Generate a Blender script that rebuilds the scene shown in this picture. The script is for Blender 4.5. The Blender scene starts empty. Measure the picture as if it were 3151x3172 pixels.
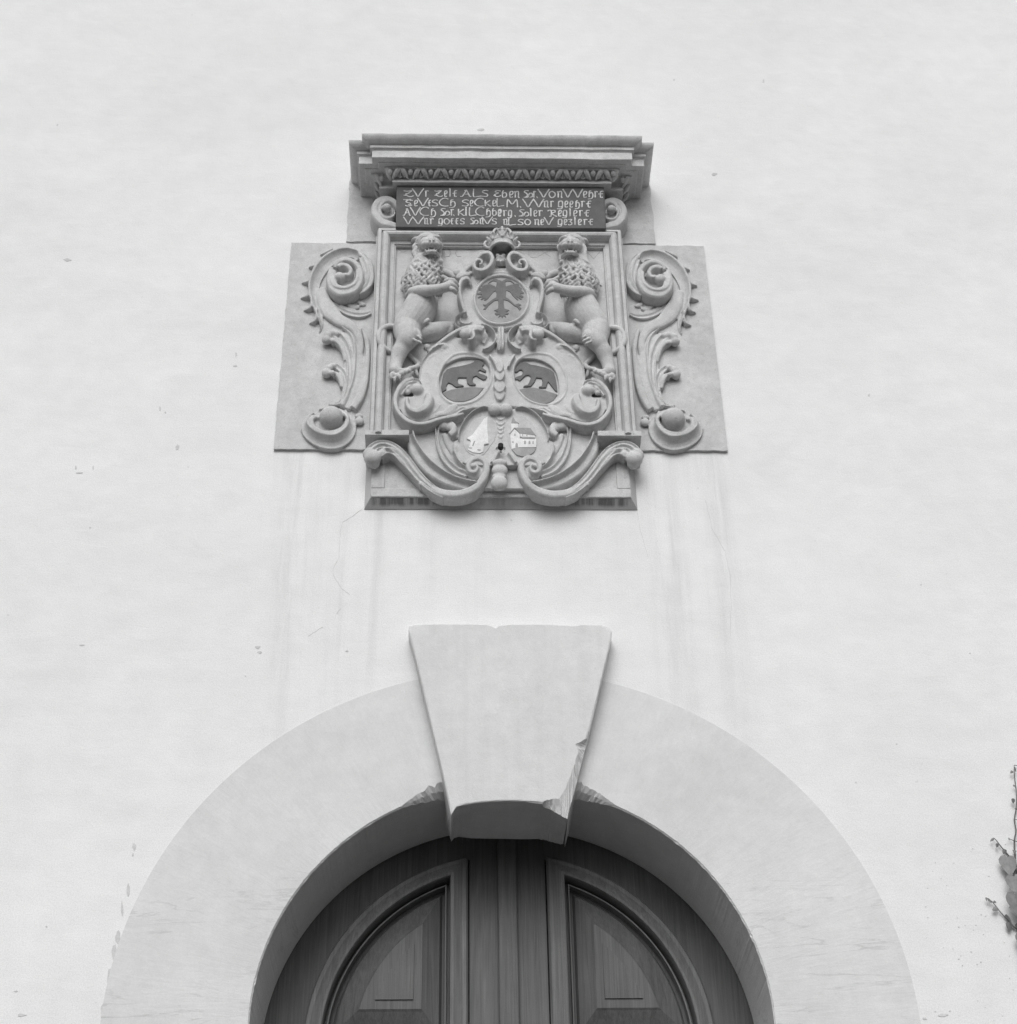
import bpy, bmesh, math, random
from mathutils import Vector, Matrix, noise

S = bpy.context.scene
C = S.collection
R = math.radians

# ------------------------------------------------------------------ camera
EYE = 1.6                      # height of the lens above the ground, metres
DIST = 5.0                     # distance of the lens from the wall plane y = 0
F_PX, PITCH, YAW, ROLL = 5396.0, 0.64965, 0.03588, -0.01931    # focal length in pixels of the 3151 px wide negative
FW = Vector((math.sin(YAW)*math.cos(PITCH), math.cos(YAW)*math.cos(PITCH), math.sin(PITCH)))
_r = Vector((math.cos(YAW), -math.sin(YAW), 0)); _u = _r.cross(FW)
RT = _r*math.cos(ROLL) + _u*math.sin(ROLL)
UP = _u*math.cos(ROLL) - _r*math.sin(ROLL)
CAM = Vector((0, -DIST, EYE))
cd = bpy.data.cameras.new('camera'); co = bpy.data.objects.new('camera', cd); C.objects.link(co)
m = Matrix.Identity(4)
for i in range(3):
    m[i][0], m[i][1], m[i][2], m[i][3] = RT[i], UP[i], -FW[i], CAM[i]
co.matrix_world = m
cd.sensor_fit = 'HORIZONTAL'; cd.sensor_width = 36; cd.lens = 36*F_PX/3151
cd.clip_start = .05; cd.clip_end = 2000
S.camera = co

# ------------------------------------------------------------------ light (overcast day, black and white film)
SUN_EL, SUN_AZ = R(40), R(-7)         # azimuth measured from the wall normal, negative = from the left
w = bpy.data.worlds.new('World'); S.world = w; w.use_nodes = True
nt = w.node_tree; bg = nt.nodes['Background']
sky = nt.nodes.new('ShaderNodeTexSky'); sky.sky_type = 'NISHITA'; sky.sun_disc = False
sky.sun_elevation = SUN_EL; sky.sun_rotation = math.pi + SUN_AZ*-1
sky.air_density = 1.5; sky.dust_density = 5.0; sky.altitude = 400
bw = nt.nodes.new('ShaderNodeRGBToBW')
nt.links.new(sky.outputs[0], bw.inputs[0]); nt.links.new(bw.outputs[0], bg.inputs[0])
bg.inputs[1].default_value = .12
sl = bpy.data.lights.new('sun', 'SUN'); so = bpy.data.objects.new('sun', sl); C.objects.link(so)
sl.energy = 1.25; sl.angle = R(45); sl.color = (1, 1, 1)
sd = Vector((math.sin(SUN_AZ)*math.cos(SUN_EL), -math.cos(SUN_AZ)*math.cos(SUN_EL), math.sin(SUN_EL)))
so.rotation_euler = sd.to_track_quat('Z', 'Y').to_euler()
so.location = sd*30
S.view_settings.view_transform = 'Standard'; S.view_settings.look = 'None'
S.view_settings.exposure = 0.08; S.view_settings.gamma = 1

# ------------------------------------------------------------------ pixel tracing: a point of the negative at a known distance out from the wall
AX = .163                      # the common vertical axis of door, keystone and relief
def P(px, py, e=0.0):
    d = FW + RT*((px-1575.5)/F_PX) + UP*((1586-py)/F_PX)
    return CAM + d*((DIST-e)/d.y)
class Crop:
    def __init__(s, x, y, k): s.x, s.y, s.k = x, y, k
    def __call__(s, q): return (s.x+q[0]*s.k, s.y+q[1]*s.k)
PX = Crop(0, 0, 1)
OV = Crop(0, 0, 3151/1919)
A1 = Crop(1160, 720, 300/1919); A2 = Crop(1160, 940, 300/1919)
C3 = Crop(1400, 700, 320/1919); E4 = Crop(1390, 860, 340/1919)
B1 = Crop(1200, 1040, 360/1919); B2 = Crop(1540, 1040, 360/1919)
L7 = Crop(1120, 1300, 440/1919); O8 = Crop(1400, 1260, 300/1919)
S1 = Crop(860, 740, 320/1919); S2 = Crop(860, 1020, 320/1627)
K = Crop(1220, 1900, 720/1783); V = Crop(2900, 2300, 251/746)
T4 = Crop(1220, 560, 340/1919); T5 = Crop(1540, 560, 360/1919)
CA = Crop(250, 2000, 1050/1731); CR = Crop(750, 1350, 1600/1919)
DQ = Crop(1180, 2480, 780/1919)

# ------------------------------------------------------------------ objects
def label(o, lab, cat, group=None):
    o['label'] = lab; o['category'] = cat
    if group: o['group'] = group
    return o
def thing(name, loc, lab, cat, group=None):
    o = bpy.data.objects.new(name, None); o.empty_display_size = .1; o.location = loc
    C.objects.link(o); o['_'] = 0; del o['_']
    return label(o, lab, cat, group)
def put(name, bm, mat, parent=None, smooth=False, bevel=0, tri=False):
    me = bpy.data.meshes.new(name)
    bmesh.ops.recalc_face_normals(bm, faces=bm.faces[:])
    bm.to_mesh(me); bm.free()
    return link(name, me, mat, parent, smooth, bevel)
def link(name, me, mat, parent=None, smooth=False, bevel=0):
    o = bpy.data.objects.new(name, me); C.objects.link(o)
    me.materials.clear(); me.materials.append(mat)
    if smooth:
        me.polygons.foreach_set('use_smooth', [True]*len(me.polygons))
    if bevel:
        b = o.modifiers.new('edge', 'BEVEL'); b.width = bevel; b.segments = 2; b.limit_method = 'ANGLE'; b.angle_limit = R(40)
    if parent:
        o.parent = parent
        # parts are built in world space; every ancestor is only translated
        off = Vector(parent.location)
        q = parent.parent
        while q: off += Vector(q.location); q = q.parent
        if parent.type == 'EMPTY': o.location = -off
        else: o.location = (0, 0, 0)
    return o
def sculpt(name, bm, mat, parent=None, vox=.003, it=4, fac=.5):
    """fuse the carved shapes into one stone skin"""
    me = bpy.data.meshes.new('raw'); bmesh.ops.recalc_face_normals(bm, faces=bm.faces[:]); bm.to_mesh(me); bm.free()
    o = bpy.data.objects.new('raw', me); C.objects.link(o)
    r = o.modifiers.new('r', 'REMESH'); r.mode = 'VOXEL'; r.voxel_size = vox
    if it:
        s = o.modifiers.new('s', 'SMOOTH'); s.factor = fac; s.iterations = it
    dg = bpy.context.evaluated_depsgraph_get()
    out = bpy.data.meshes.new_from_object(o.evaluated_get(dg))
    bpy.data.objects.remove(o); bpy.data.meshes.remove(me)
    out.name = name
    return link(name, out, mat, parent, smooth=True)
def joinbm(*bms):
    a = bms[0]
    for b in bms[1:]:
        me = bpy.data.meshes.new('t'); b.to_mesh(me); b.free(); a.from_mesh(me); bpy.data.meshes.remove(me)
    return a
def mirrored(bm):
    """a copy flipped about the axis of the relief"""
    b = bm.copy()
    for v in b.verts: v.co.x = 2*AX - v.co.x
    bmesh.ops.reverse_faces(b, faces=b.faces[:])
    return b
def both(bm): return joinbm(bm, mirrored(bm))

# ------------------------------------------------------------------ shapes
def catmull(pts, n, closed=False):
    k = len(pts); out = []
    segs = k if closed else k-1
    for i in range(segs):
        if closed: q = [pts[(i+j-1) % k] for j in range(4)]
        else: q = [pts[max(0, min(k-1, i+j-1))] for j in range(4)]
        for s in range(n):
            t = s/n; t2 = t*t; t3 = t2*t
            out.append([.5*((2*q[1][d])+(-q[0][d]+q[2][d])*t+(2*q[0][d]-5*q[1][d]+4*q[2][d]-q[3][d])*t2+(-q[0][d]+3*q[1][d]-3*q[2][d]+q[3][d])*t3) for d in range(len(pts[0]))])
    if not closed: out.append(list(pts[-1]))
    return out
PROF = {
 'round': [(-math.cos(math.pi*i/10), math.sin(math.pi*i/10)) for i in range(1, 10)],
 'flat': [(-1, .82), (-.86, 1), (.86, 1), (1, .82)],
 'soft': [(-1, .6), (-.85, .85), (-.5, 1), (.5, 1), (.85, .85), (1, .6)],
 'rim': [(-1, .86), (-.84, 1), (-.62, .96), (-.4, .72), (0, .58), (.4, .72), (.62, .96), (.84, 1), (1, .86)],
 'flute': [(-1, .8), (-.85, 1), (-.68, .9), (-.5, .72), (-.3, .85), (0, 1), (.2, .85), (.4, .66), (.62, .8), (.82, .95), (1, .7)],
 'rimR': [(-1, .35), (-.6, .3), (0, .42), (.4, .7), (.6, .97), (.8, 1), (1, .86)],
 'rimL': [(-1, .86), (-.8, 1), (-.6, .97), (-.4, .7), (0, .42), (.6, .3), (1, .35)],
}
DEPTH = [0.0, 1.0]             # the relief is shallow: heights above the base plane are scaled by this
def EE(e): return e if e <= DEPTH[0] else DEPTH[0]+(e-DEPTH[0])*DEPTH[1]
def sweep(bm, crop, path, e0, prof='round', n=6, closed=False, W=None, H=None):
    """path rows: (x, y[, half width px[, height m]]) in crop pixels; side walls stand square to the wall"""
    rows = [((p[0], p[1], p[2] if len(p) > 2 else W, p[3] if len(p) > 3 else H)) for p in path]
    q = catmull(rows, n, closed); pr = PROF[prof]; rings = []
    N = len(q)
    for i, (x, y, wd, h) in enumerate(q):
        a = q[(i-1) % N] if closed else q[max(0, i-1)]; b = q[(i+1) % N] if closed else q[min(N-1, i+1)]
        tx, ty = b[0]-a[0], b[1]-a[1]; L = math.hypot(tx, ty) or 1
        nx, ny = -ty/L, tx/L; ring = []
        for (u, hh) in [(-1, None)]+pr+[(1, None)]:
            px = crop((x+nx*wd*u, y+ny*wd*u)); et = EE(e0+h); w_ = P(px[0], px[1], et)
            e = EE(e0)-.012 if hh is None else EE(e0+h*hh)
            ring.append(bm.verts.new((w_.x, -e, w_.z)))
        rings.append(ring)
    M = len(rings[0])
    for i in range(N if closed else N-1):
        A, B = rings[i], rings[(i+1) % N]
        for j in range(M):
            k = (j+1) % M
            bm.faces.new((A[j], A[k], B[k], B[j]))
    if not closed:
        bm.faces.new(rings[0]); bm.faces.new(rings[-1][::-1])
    return bm
def ppm(px, e):
    return (P(px[0]+1, px[1], e)-P(px[0], px[1], e)).length
def ball(bm, crop, x, y, e, r, sq=(1, 1, 1)):
    px = crop((x, y)); e = EE(e); c = P(px[0], px[1], e); rr = r*crop.k*ppm(px, e)
    bmesh.ops.create_uvsphere(bm, u_segments=20, v_segments=12, radius=1,
        matrix=Matrix.Translation(c) @ Matrix.Diagonal((rr*sq[0], rr*sq[1]*min(1, .35+DEPTH[1]), rr*sq[2], 1)))
def tube3(bm, pts, n=5, seg=10, closed=False):
    """pts: (Vector, r)"""
    rows = [(p.x, p.y, p.z, r) for p, r in pts]
    q = catmull(rows, n, closed) if n > 0 else rows
    N = len(q); rings = []; prev = None
    for i in range(N):
        a = Vector(q[(i-1) % N if closed else max(0, i-1)][:3]); b = Vector(q[(i+1) % N if closed else min(N-1, i+1)][:3])
        t = (b-a).normalized() if (b-a).length > 1e-9 else Vector((0, 0, 1))
        if prev is None:
            prev = t.orthogonal().normalized()
        u = (prev-t*prev.dot(t)); u = u.normalized() if u.length > 1e-6 else t.orthogonal().normalized(); prev = u
        v = t.cross(u); c = Vector(q[i][:3]); r = q[i][3]
        rings.append([bm.verts.new(c+(u*math.cos(2*math.pi*j/seg)+v*math.sin(2*math.pi*j/seg))*r) for j in range(seg)])
    for i in range(N if closed else N-1):
        A, B = rings[i], rings[(i+1) % N]
        for j in range(seg):
            k = (j+1) % seg; bm.faces.new((A[j], A[k], B[k], B[j]))
    if not closed:
        bm.faces.new(rings[0][::-1]); bm.faces.new(rings[-1])
        for i in (0, -1):
            c = Vector(q[i][:3])
            bmesh.ops.create_uvsphere(bm, u_segments=seg, v_segments=8, radius=max(q[i][3], 1e-4), matrix=Matrix.Translation(c))
def limb(bm, crop, rows, n=4, seg=22):
    """rows: (x, y, e, r px)"""
    pts = []
    for x, y, e, r in rows:
        px = crop((x, y)); e = EE(e); pts.append((P(px[0], px[1], e), r*crop.k*ppm(px, e)))
    tube3(bm, pts, n, seg)
def prism(bm, pts, y0, y1):
    """pts: (x, z) world polygon, front at y0, back at y1"""
    f = [bm.verts.new((x, y0, z)) for x, z in pts]; b = [bm.verts.new((x, y1, z)) for x, z in pts]
    k = len(pts)
    for i in range(k):
        j = (i+1) % k; bm.faces.new((f[i], f[j], b[j], b[i]))
    bm.faces.new(f); bm.faces.new(b[::-1])
    return bm
def plate(bm, crop, pts, e1, e0):
    q = []; e1 = EE(e1); e0 = EE(e0)
    for p in pts:
        a = crop(p); w_ = P(a[0], a[1], e1); q.append((w_.x, w_.z))
    return prism(bm, q, -e1, -e0)
def plate_sym(bm, crop, pts, e1, e0):
    e1, e0 = EE(e1), EE(e0); q = []
    for p in pts:
        a = crop(p); w_ = P(a[0], a[1], e1); q.append((min(w_.x, AX), w_.z))
    q = [(AX, q[0][1])]+[p for p in q if p[0] < AX-.002]+[(AX, q[-1][1])]
    prism(bm, q+[(2*AX-x, z) for x, z in q[1:-1]][::-1], -e1, -e0)
def holed(bm, outer, holes, y0, y1):
    loops = [outer]+holes; F, B = [], []
    for y, dst in ((y0, F), (y1, B)):
        es = []
        for L in loops:
            vs = [bm.verts.new((x, y, z)) for x, z in L]; dst.append(vs)
            es += [bm.edges.new((vs[i], vs[(i+1) % len(vs)])) for i in range(len(vs))]
        bmesh.ops.triangle_fill(bm, use_beauty=True, use_dissolve=False, edges=es)
    for f, b in zip(F, B):
        for i in range(len(f)):
            j = (i+1) % len(f); bm.faces.new((f[i], f[j], b[j], b[i]))
def traced(crop, pts, e):
    out = []
    for p in pts:
        a = crop(p); w_ = P(a[0], a[1], e); out.append((w_.x, w_.z))
    return out
def box(bm, x0, x1, y0, y1, z0, z1):
    return prism(bm, [(x0, z0), (x1, z0), (x1, z1), (x0, z1)], y0, y1)
def rough(pts, step, amp, seed, skip=()):
    rnd = random.Random(seed); out = []
    k = len(pts)
    for i in range(k):
        a, b = Vector(pts[i]), Vector(pts[(i+1) % k]); L = (b-a).length; n = max(1, int(L/step))
        nn = Vector((-(b-a).y, (b-a).x)).normalized() if L else Vector((0, 0))
        for s in range(n):
            t = s/n; o = 0 if (s == 0 or i in skip) else amp*(noise.noise(Vector((seed*7.1+i*3, s*.45, 0)))*1.3+rnd.uniform(-.35, .35))
            p = a+(b-a)*t+nn*o; out.append((p.x, p.y))
    return out

# ------------------------------------------------------------------ materials (neutral greys: the photograph is black and white)
def mat(name, v, rough_=.9, build=None):
    m = bpy.data.materials.new(name); m.use_nodes = True
    p = m.node_tree.nodes['Principled BSDF']
    p.inputs['Base Color'].default_value = (v, v, v, 1); p.inputs['Roughness'].default_value = rough_
    p.inputs['Specular IOR Level'].default_value = .25
    if build: build(G(m.node_tree, p), v)
    return m
class G:
    def __init__(s, nt, p): s.nt, s.p = nt, p
    def n(s, t, **kw):
        o = s.nt.nodes.new('ShaderNode'+t)
        for k, v in kw.items():
            setattr(o, k, v)
        return o
    def l(s, a, b): s.nt.links.new(a, b)
    def pos(s, scale=(1, 1, 1)):
        g = s.n('NewGeometry'); mp = s.n('Mapping'); mp.inputs['Scale'].default_value = scale
        s.l(g.outputs['Position'], mp.inputs[0]); return mp.outputs[0]
    def noise(s, vec, scale, detail=4, rough=.55, dist=0):
        o = s.n('TexNoise'); o.inputs['Scale'].default_value = scale; o.inputs['Detail'].default_value = detail
        o.inputs['Roughness'].default_value = rough; o.inputs['Distortion'].default_value = dist
        s.l(vec, o.inputs['Vector']); return o.outputs['Fac']
    def math(s, op, a, b=0, clamp=False):
        o = s.n('Math', operation=op, use_clamp=clamp)
        for i, x in enumerate((a, b)):
            if hasattr(x, 'type'): s.l(x, o.inputs[i])
            else: o.inputs[i].default_value = x
        return o.outputs[0]
    def ramp(s, f, a, b, va=0., vb=1.):
        o = s.n('MapRange', clamp=True)
        o.inputs[1].default_value = a; o.inputs[2].default_value = b; o.inputs[3].default_value = va; o.inputs[4].default_value = vb
        s.l(f, o.inputs[0]); return o.outputs[0]
    def color(s, f):
        c = s.n('CombineColor')
        for i in range(3): s.l(f, c.inputs[i])
        s.l(c.outputs[0], s.p.inputs['Base Color'])
    def bump(s, f, strength, dist=.002, prev=None):
        b = s.n('Bump'); b.inputs['Strength'].default_value = strength; b.inputs['Distance'].default_value = dist
        s.l(f, b.inputs['Height'])
        if prev is not None: s.l(prev, b.inputs['Normal'])
        s.l(b.outputs[0], s.p.inputs['Normal']); return b.outputs[0]

def b_plaster(g, v):
    p = g.pos()
    big = g.noise(p, 1.1, 3); mid = g.noise(p, 9, 5, .6); fine = g.noise(p, 240, 3, .7); spk = g.noise(p, 34, 2, .5)
    f = g.math('MULTIPLY', g.ramp(big, .3, .7, .955, 1.025), g.ramp(mid, .3, .7, .965, 1.025))
    f = g.math('MULTIPLY', f, g.ramp(fine, .3, .7, .87, 1.09))
    f = g.math('MULTIPLY', f, g.ramp(spk, .74, .82, 1, .82))                       # scattered dirt specks
    # rain streaks that run down from the lower edges of the stones
    sep = g.n('SeparateXYZ'); g.l(p, sep.inputs[0]); X, Z = sep.outputs[0], sep.outputs[2]
    st = g.noise(g.pos((15, 1, .8)), 1, 6, .68)
    st2 = g.noise(g.pos((9, 1, .25)), 1, 3, .5)
    sm = g.math('MULTIPLY', g.ramp(st, .42, .74), g.ramp(st2, .36, .66))
    def win(a, b, soft, top, bot):
        m = g.math('MULTIPLY', g.ramp(X, a-soft, a+soft), g.ramp(X, b-soft, b+soft, 1, 0))
        return g.math('MULTIPLY', m, g.math('MULTIPLY', g.ramp(Z, bot, top), g.ramp(Z, top, top+.02, 1, 0)))
    msk = g.math('ADD', g.math('ADD', win(-.66, -.26, .07, 5.68, 3.9), win(.62, 1.0, .07, 5.68, 3.9)), g.math('MULTIPLY', win(-.33, .66, .05, 5.42, 4.7), .35))
    f = g.math('MULTIPLY', f, g.math('SUBTRACT', 1, g.math('MULTIPLY', g.math('MULTIPLY', sm, msk), .36)))
    g.color(g.math('MULTIPLY', f, v))
    n1 = g.bump(g.noise(p, 2.2, 3), .5, .03)
    n2 = g.bump(mid, .35, .006, n1)
    n2 = g.bump(g.noise(g.pos((7, 7, 22)), 1, 5, .6, .6), .25, .004, n2)
    g.bump(g.noise(p, 130, 4, .7), .35, .0015, n2)
def b_stone(g, v):
    p = g.pos()
    f = g.math('MULTIPLY', g.ramp(g.noise(p, 3.0, 4), .3, .7, .88, 1.09), g.ramp(g.noise(p, 24, 6, .7), .3, .7, .88, 1.10))
    f = g.math('MULTIPLY', f, g.ramp(g.noise(p, 260, 3, .7), .3, .7, .86, 1.12))
    f = g.math('MULTIPLY', f, g.ramp(g.noise(p, 95, 3, .6), .60, .70, 1, .84))
    g.color(g.math('MULTIPLY', f, v))
    n = g.bump(g.noise(p, 60, 6, .75), .6, .0035)
    g.bump(g.noise(p, 300, 3, .7), .45, .0012, n)
def b_arch(g, v):
    geo = g.n('NewGeometry'); sep = g.n('SeparateXYZ'); g.l(geo.outputs[0], sep.inputs[0])
    dx = g.math('SUBTRACT', sep.outputs[0], AX); dz = g.math('SUBTRACT', sep.outputs[2], 1.92+EYE)
    ang = g.math('ARCTAN2', dz, dx); rad = g.math('SQRT', g.math('ADD', g.math('MULTIPLY', dx, dx), g.math('MULTIPLY', dz, dz)))
    cv = g.n('CombineXYZ'); g.l(g.math('MULTIPLY', ang, 1.0), cv.inputs[0]); g.l(g.math('MULTIPLY', rad, .16), cv.inputs[1]); g.l(g.math('MULTIPLY', sep.outputs[1], 1), cv.inputs[2])
    tool = g.noise(cv.outputs[0], 34, 5, .62, 1.2)                                   # radial tooling of the voussoirs
    tool2 = g.noise(cv.outputs[0], 130, 3, .6, .4)
    p = g.pos()
    f = g.math('MULTIPLY', g.ramp(g.noise(p, 2.2, 4), .3, .7, .93, 1.06), g.ramp(tool, .25, .75, .978, 1.016))
    f = g.math('MULTIPLY', f, g.math('MULTIPLY', g.ramp(tool2, .2, .8, .975, 1.02), g.ramp(g.noise(p, 260, 3, .7), .2, .8, .92, 1.07)))
    f = g.math('MULTIPLY', f, g.ramp(g.noise(p, 14, 6, .7), .32, .68, .945, 1.04))
    cr = g.math('ABSOLUTE', g.math('SUBTRACT', g.noise(g.pos((1.7, 1.7, 9)), 1, 6, .6, .8), .5))
    low = g.math('MULTIPLY', g.ramp(sep.outputs[2], 3.75, 4.25, 1, .12), g.ramp(g.noise(p, 5, 3), .46, .58))
    f = g.math('MULTIPLY', f, g.math('SUBTRACT', 1, g.math('MULTIPLY', g.math('MULTIPLY', g.ramp(cr, .004, .016, 1, 0), low), .16)))   # bedding lines of the stone
    g.color(g.math('MULTIPLY', f, v))
    n = g.bump(tool, .28, .004); n = g.bump(tool2, .2, .0015, n)
    g.bump(g.noise(p, 150, 4, .7), .3, .0012, n)
def b_wood(g, v):
    p = g.pos((1, 1, 1))
    gr = g.noise(g.pos((230, 230, 4.5)), 1, 4, .6, .6)
    w_ = g.noise(g.pos((34, 34, 1.3)), 1, 4, .6, 2.2)
    f = g.math('MULTIPLY', g.ramp(gr, .28, .72, .78, 1.16), g.ramp(w_, .32, .68, .82, 1.16))
    f = g.math('MULTIPLY', f, g.ramp(g.noise(p, 3.5, 4), .3, .7, .86, 1.14))
    f = g.math('MULTIPLY', f, g.ramp(g.noise(p, 300, 3, .7), .2, .8, .88, 1.12))
    g.color(g.math('MULTIPLY', f, v))
    g.bump(gr, .3, .001)
def b_paint(g, v):
    p = g.pos()
    f = g.math('MULTIPLY', g.ramp(g.noise(p, 26, 5, .65), .3, .72, .86, 1.16), g.ramp(g.noise(p, 240, 3, .7), .2, .8, .84, 1.16))
    g.color(g.math('MULTIPLY', f, v))
    g.bump(g.noise(p, 90, 4, .7), .35, .0015)
def b_leaf(g, v):
    p = g.pos(); oi = g.n('ObjectInfo')
    f = g.math('MULTIPLY', g.ramp(g.noise(p, 60, 4), .3, .7, .8, 1.2), g.ramp(oi.outputs['Random'], 0, 1, .62, 1.4))
    g.color(g.math('MULTIPLY', f, v))
def b_key(g, v):
    p = g.pos()
    f = g.math('MULTIPLY', g.ramp(g.noise(p, 2.6, 4), .3, .7, .94, 1.05), g.ramp(g.noise(p, 16, 6, .7), .32, .68, .94, 1.05))
    f = g.math('MULTIPLY', f, g.ramp(g.noise(p, 260, 3, .7), .3, .7, .92, 1.06))
    f = g.math('MULTIPLY', f, g.ramp(g.noise(g.pos((14, 1, .7)), 1, 4, .6), .5, .72, 1, .93))
    g.color(g.math('MULTIPLY', f, v))
    n = g.bump(g.noise(p, 26, 6, .72), .45, .005)
    g.bump(g.noise(p, 150, 4, .7), .45, .0016, n)
def b_ground(g, v):
    p = g.pos()
    g.color(g.math('MULTIPLY', g.math('MULTIPLY', g.ramp(g.noise(p, .7, 4), .3, .7, .85, 1.15), g.ramp(g.noise(p, 60, 3), .2, .8, .85, 1.15)), v))
    g.bump(g.noise(p, 40, 4), .5, .01)
M_PLASTER = mat('white_plaster', .775, .95, b_plaster)
M_CHIP = mat('grey_render', .57, .95, b_paint)
M_CRACK = mat('hairline_dirt', .60, .95)
M_STONE = mat('carved_sandstone', .55, .9, b_stone)
M_CORN = mat('brightened_cornice_sandstone', .58, .9, b_stone)  # same sandstone, colour raised to stand in for light the cornice lacks
def b_splay(g, v):
    p = g.pos(); sep = g.n('SeparateXYZ'); g.l(p, sep.inputs[0]); X, Z = sep.outputs[0], sep.outputs[2]
    side = g.math('ADD', g.ramp(X, -.12, .0, 1, .35), g.ramp(X, .36, .44, 0, .65), True)
    st = g.noise(g.pos((42, 1, 3)), 1, 4, .6)
    edge = g.ramp(g.math('ADD', Z, g.math('MULTIPLY', g.noise(g.pos((30, 1, 1)), 1, 3), .014)), 3.822+EYE, 3.830+EYE)
    k = g.math('MULTIPLY', g.math('MULTIPLY', g.ramp(st, .36, .52), edge), g.math('MULTIPLY', side, .62))
    inx = g.math('MULTIPLY', g.ramp(X, -.320, -.300), g.ramp(X, .605, .625, 1, 0))
    f = g.math('SUBTRACT', 1, g.math('MULTIPLY', k, inx))
    f = g.math('MULTIPLY', f, g.ramp(g.noise(p, 300, 3, .7), .2, .8, .86, 1.14))
    g.color(g.math('MULTIPLY', f, v))
    g.bump(g.noise(p, 70, 5, .7), .45, .0025)
M_SPLAY = mat('stained_sandstone', .46, .9, b_splay)
M_ARCH = mat('arch_limestone', .655, .9, b_arch)
M_KEY = mat('keystone_limestone', .655, .9, b_key)
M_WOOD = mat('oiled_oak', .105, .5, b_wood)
M_WOOD_L = mat('highlight_oak', .145, .5, b_wood)  # same oak as the boards; moulding highlights put into a lighter colour
M_TABLET = mat('dark_tablet_paint', .125, .85, b_paint)
def b_letter(g, v):
    p = g.pos()
    f = g.math('MULTIPLY', g.ramp(g.noise(p, 45, 5, .7), .34, .66, .66, 1.2), g.ramp(g.noise(p, 240, 3, .7), .3, .7, .8, 1.16))
    g.color(g.math('MULTIPLY', f, v))
M_LETTER = mat('pale_letter_paint', .60, .85, b_letter)
M_DARK = mat('dark_heraldic_paint', .17, .85, b_paint)
M_HILL = mat('grey_heraldic_paint', .25, .85, b_paint)
M_FIELD = mat('pale_field_paint', .52, .85, b_paint)
M_GROUNDP = mat('eagle_field_paint', .36, .85, b_paint)
M_WHITE = mat('white_heraldic_paint', .74, .8, b_paint)
M_ROOFP = mat('roof_grey_paint', .32, .8, b_paint)
M_LEAF = mat('ivy_leaf_green', .19, .6, b_leaf)
M_STEM = mat('ivy_stem', .13, .8)
M_GROUND = mat('gravel_ground', .10, .95, b_ground)
M_HOLE = mat('hole_shade', .03, .9)  # near-black on a solid disc, paints the shade inside the drill hole

# ================================================================== GROUND
bm = bmesh.new(); bmesh.ops.create_grid(bm, x_segments=1, y_segments=1, size=300)
g_ = put('ground', bm, M_GROUND); g_['kind'] = 'structure'

# ================================================================== WALL with the arched opening
ZC = 1.92+EYE; RO, RI = 1.1978, .7748
def arc(r, a0, a1, n, zc=ZC): return [(AX+r*math.cos(a0+(a1-a0)*i/n), zc+r*math.sin(a0+(a1-a0)*i/n)) for i in range(n+1)]
wall = thing('house_wall', (AX, 0, 0), 'tall white plastered house wall with grey rain streaks, round the arched doorway', 'wall')
bm = bmesh.new()
WX0, WX1, WZ1 = -6.0, 6.4, 9.5
inner = [(AX+RO, 0)]+arc(RO, 0, math.pi, 128)+[(AX-RO, 0)]
def outer_for(x, z):
    if z <= ZC: return (WX1 if x > AX else WX0, z)
    d = Vector((x-AX, z-ZC)).normalized(); t = 1e9
    if d.x > 1e-6: t = min(t, (WX1-AX)/d.x)
    if d.x < -1e-6: t = min(t, (WX0-AX)/d.x)
    if d.y > 1e-6: t = min(t, (WZ1-ZC)/d.y)
    return (AX+d.x*t, ZC+d.y*t)
rnd = random.Random(3)
inn = []
for i, (x, z) in enumerate(inner):     # plaster edge laps over the stone ring by an uneven hair
    j = 0 if i in (0, len(inner)-1) else .004*noise.noise(Vector((i*.35, 1, 0)))+.002*noise.noise(Vector((i*1.1, 7, 0)))
    d = Vector((x-AX, max(0, z-ZC))).normalized() if z >= ZC else Vector((1 if x > AX else -1, 0))
    inn.append((x+d.x*j, z+d.y*j))
fi = [bm.verts.new((x, 0, z)) for x, z in inn]; fb = [bm.verts.new((x, .34, z)) for x, z in inn]
oo = [outer_for(x, z) for x, z in inner]
fo = [bm.verts.new((x, 0, z)) for x, z in oo]
for i in range(len(inn)-1):
    a, b = oo[i], oo[i+1]
    c = None
    if abs(a[0]-b[0]) > 1e-6 and abs(a[1]-b[1]) > 1e-6:
        c = bm.verts.new((WX1 if a[0] > AX and b[0] > AX else WX0, 0, WZ1))
    bm.faces.new((fi[i], fo[i])+((c,) if c else ())+(fo[i+1], fi[i+1]))
    bm.faces.new((fi[i], fi[i+1], fb[i+1], fb[i]))
put('plaster_face', bm, M_PLASTER, wall)
bm = bmesh.new()
box(bm, WX0, AX-RO-.003, .004, .5, 0, WZ1-.01); box(bm, AX+RO+.003, WX1, .004, .5, 0, WZ1-.01); box(bm, AX-RO-.002, AX+RO+.002, .342, .5, ZC+RO+.02, WZ1-.012)
put('masonry_core', bm, M_PLASTER, wall)
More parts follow.
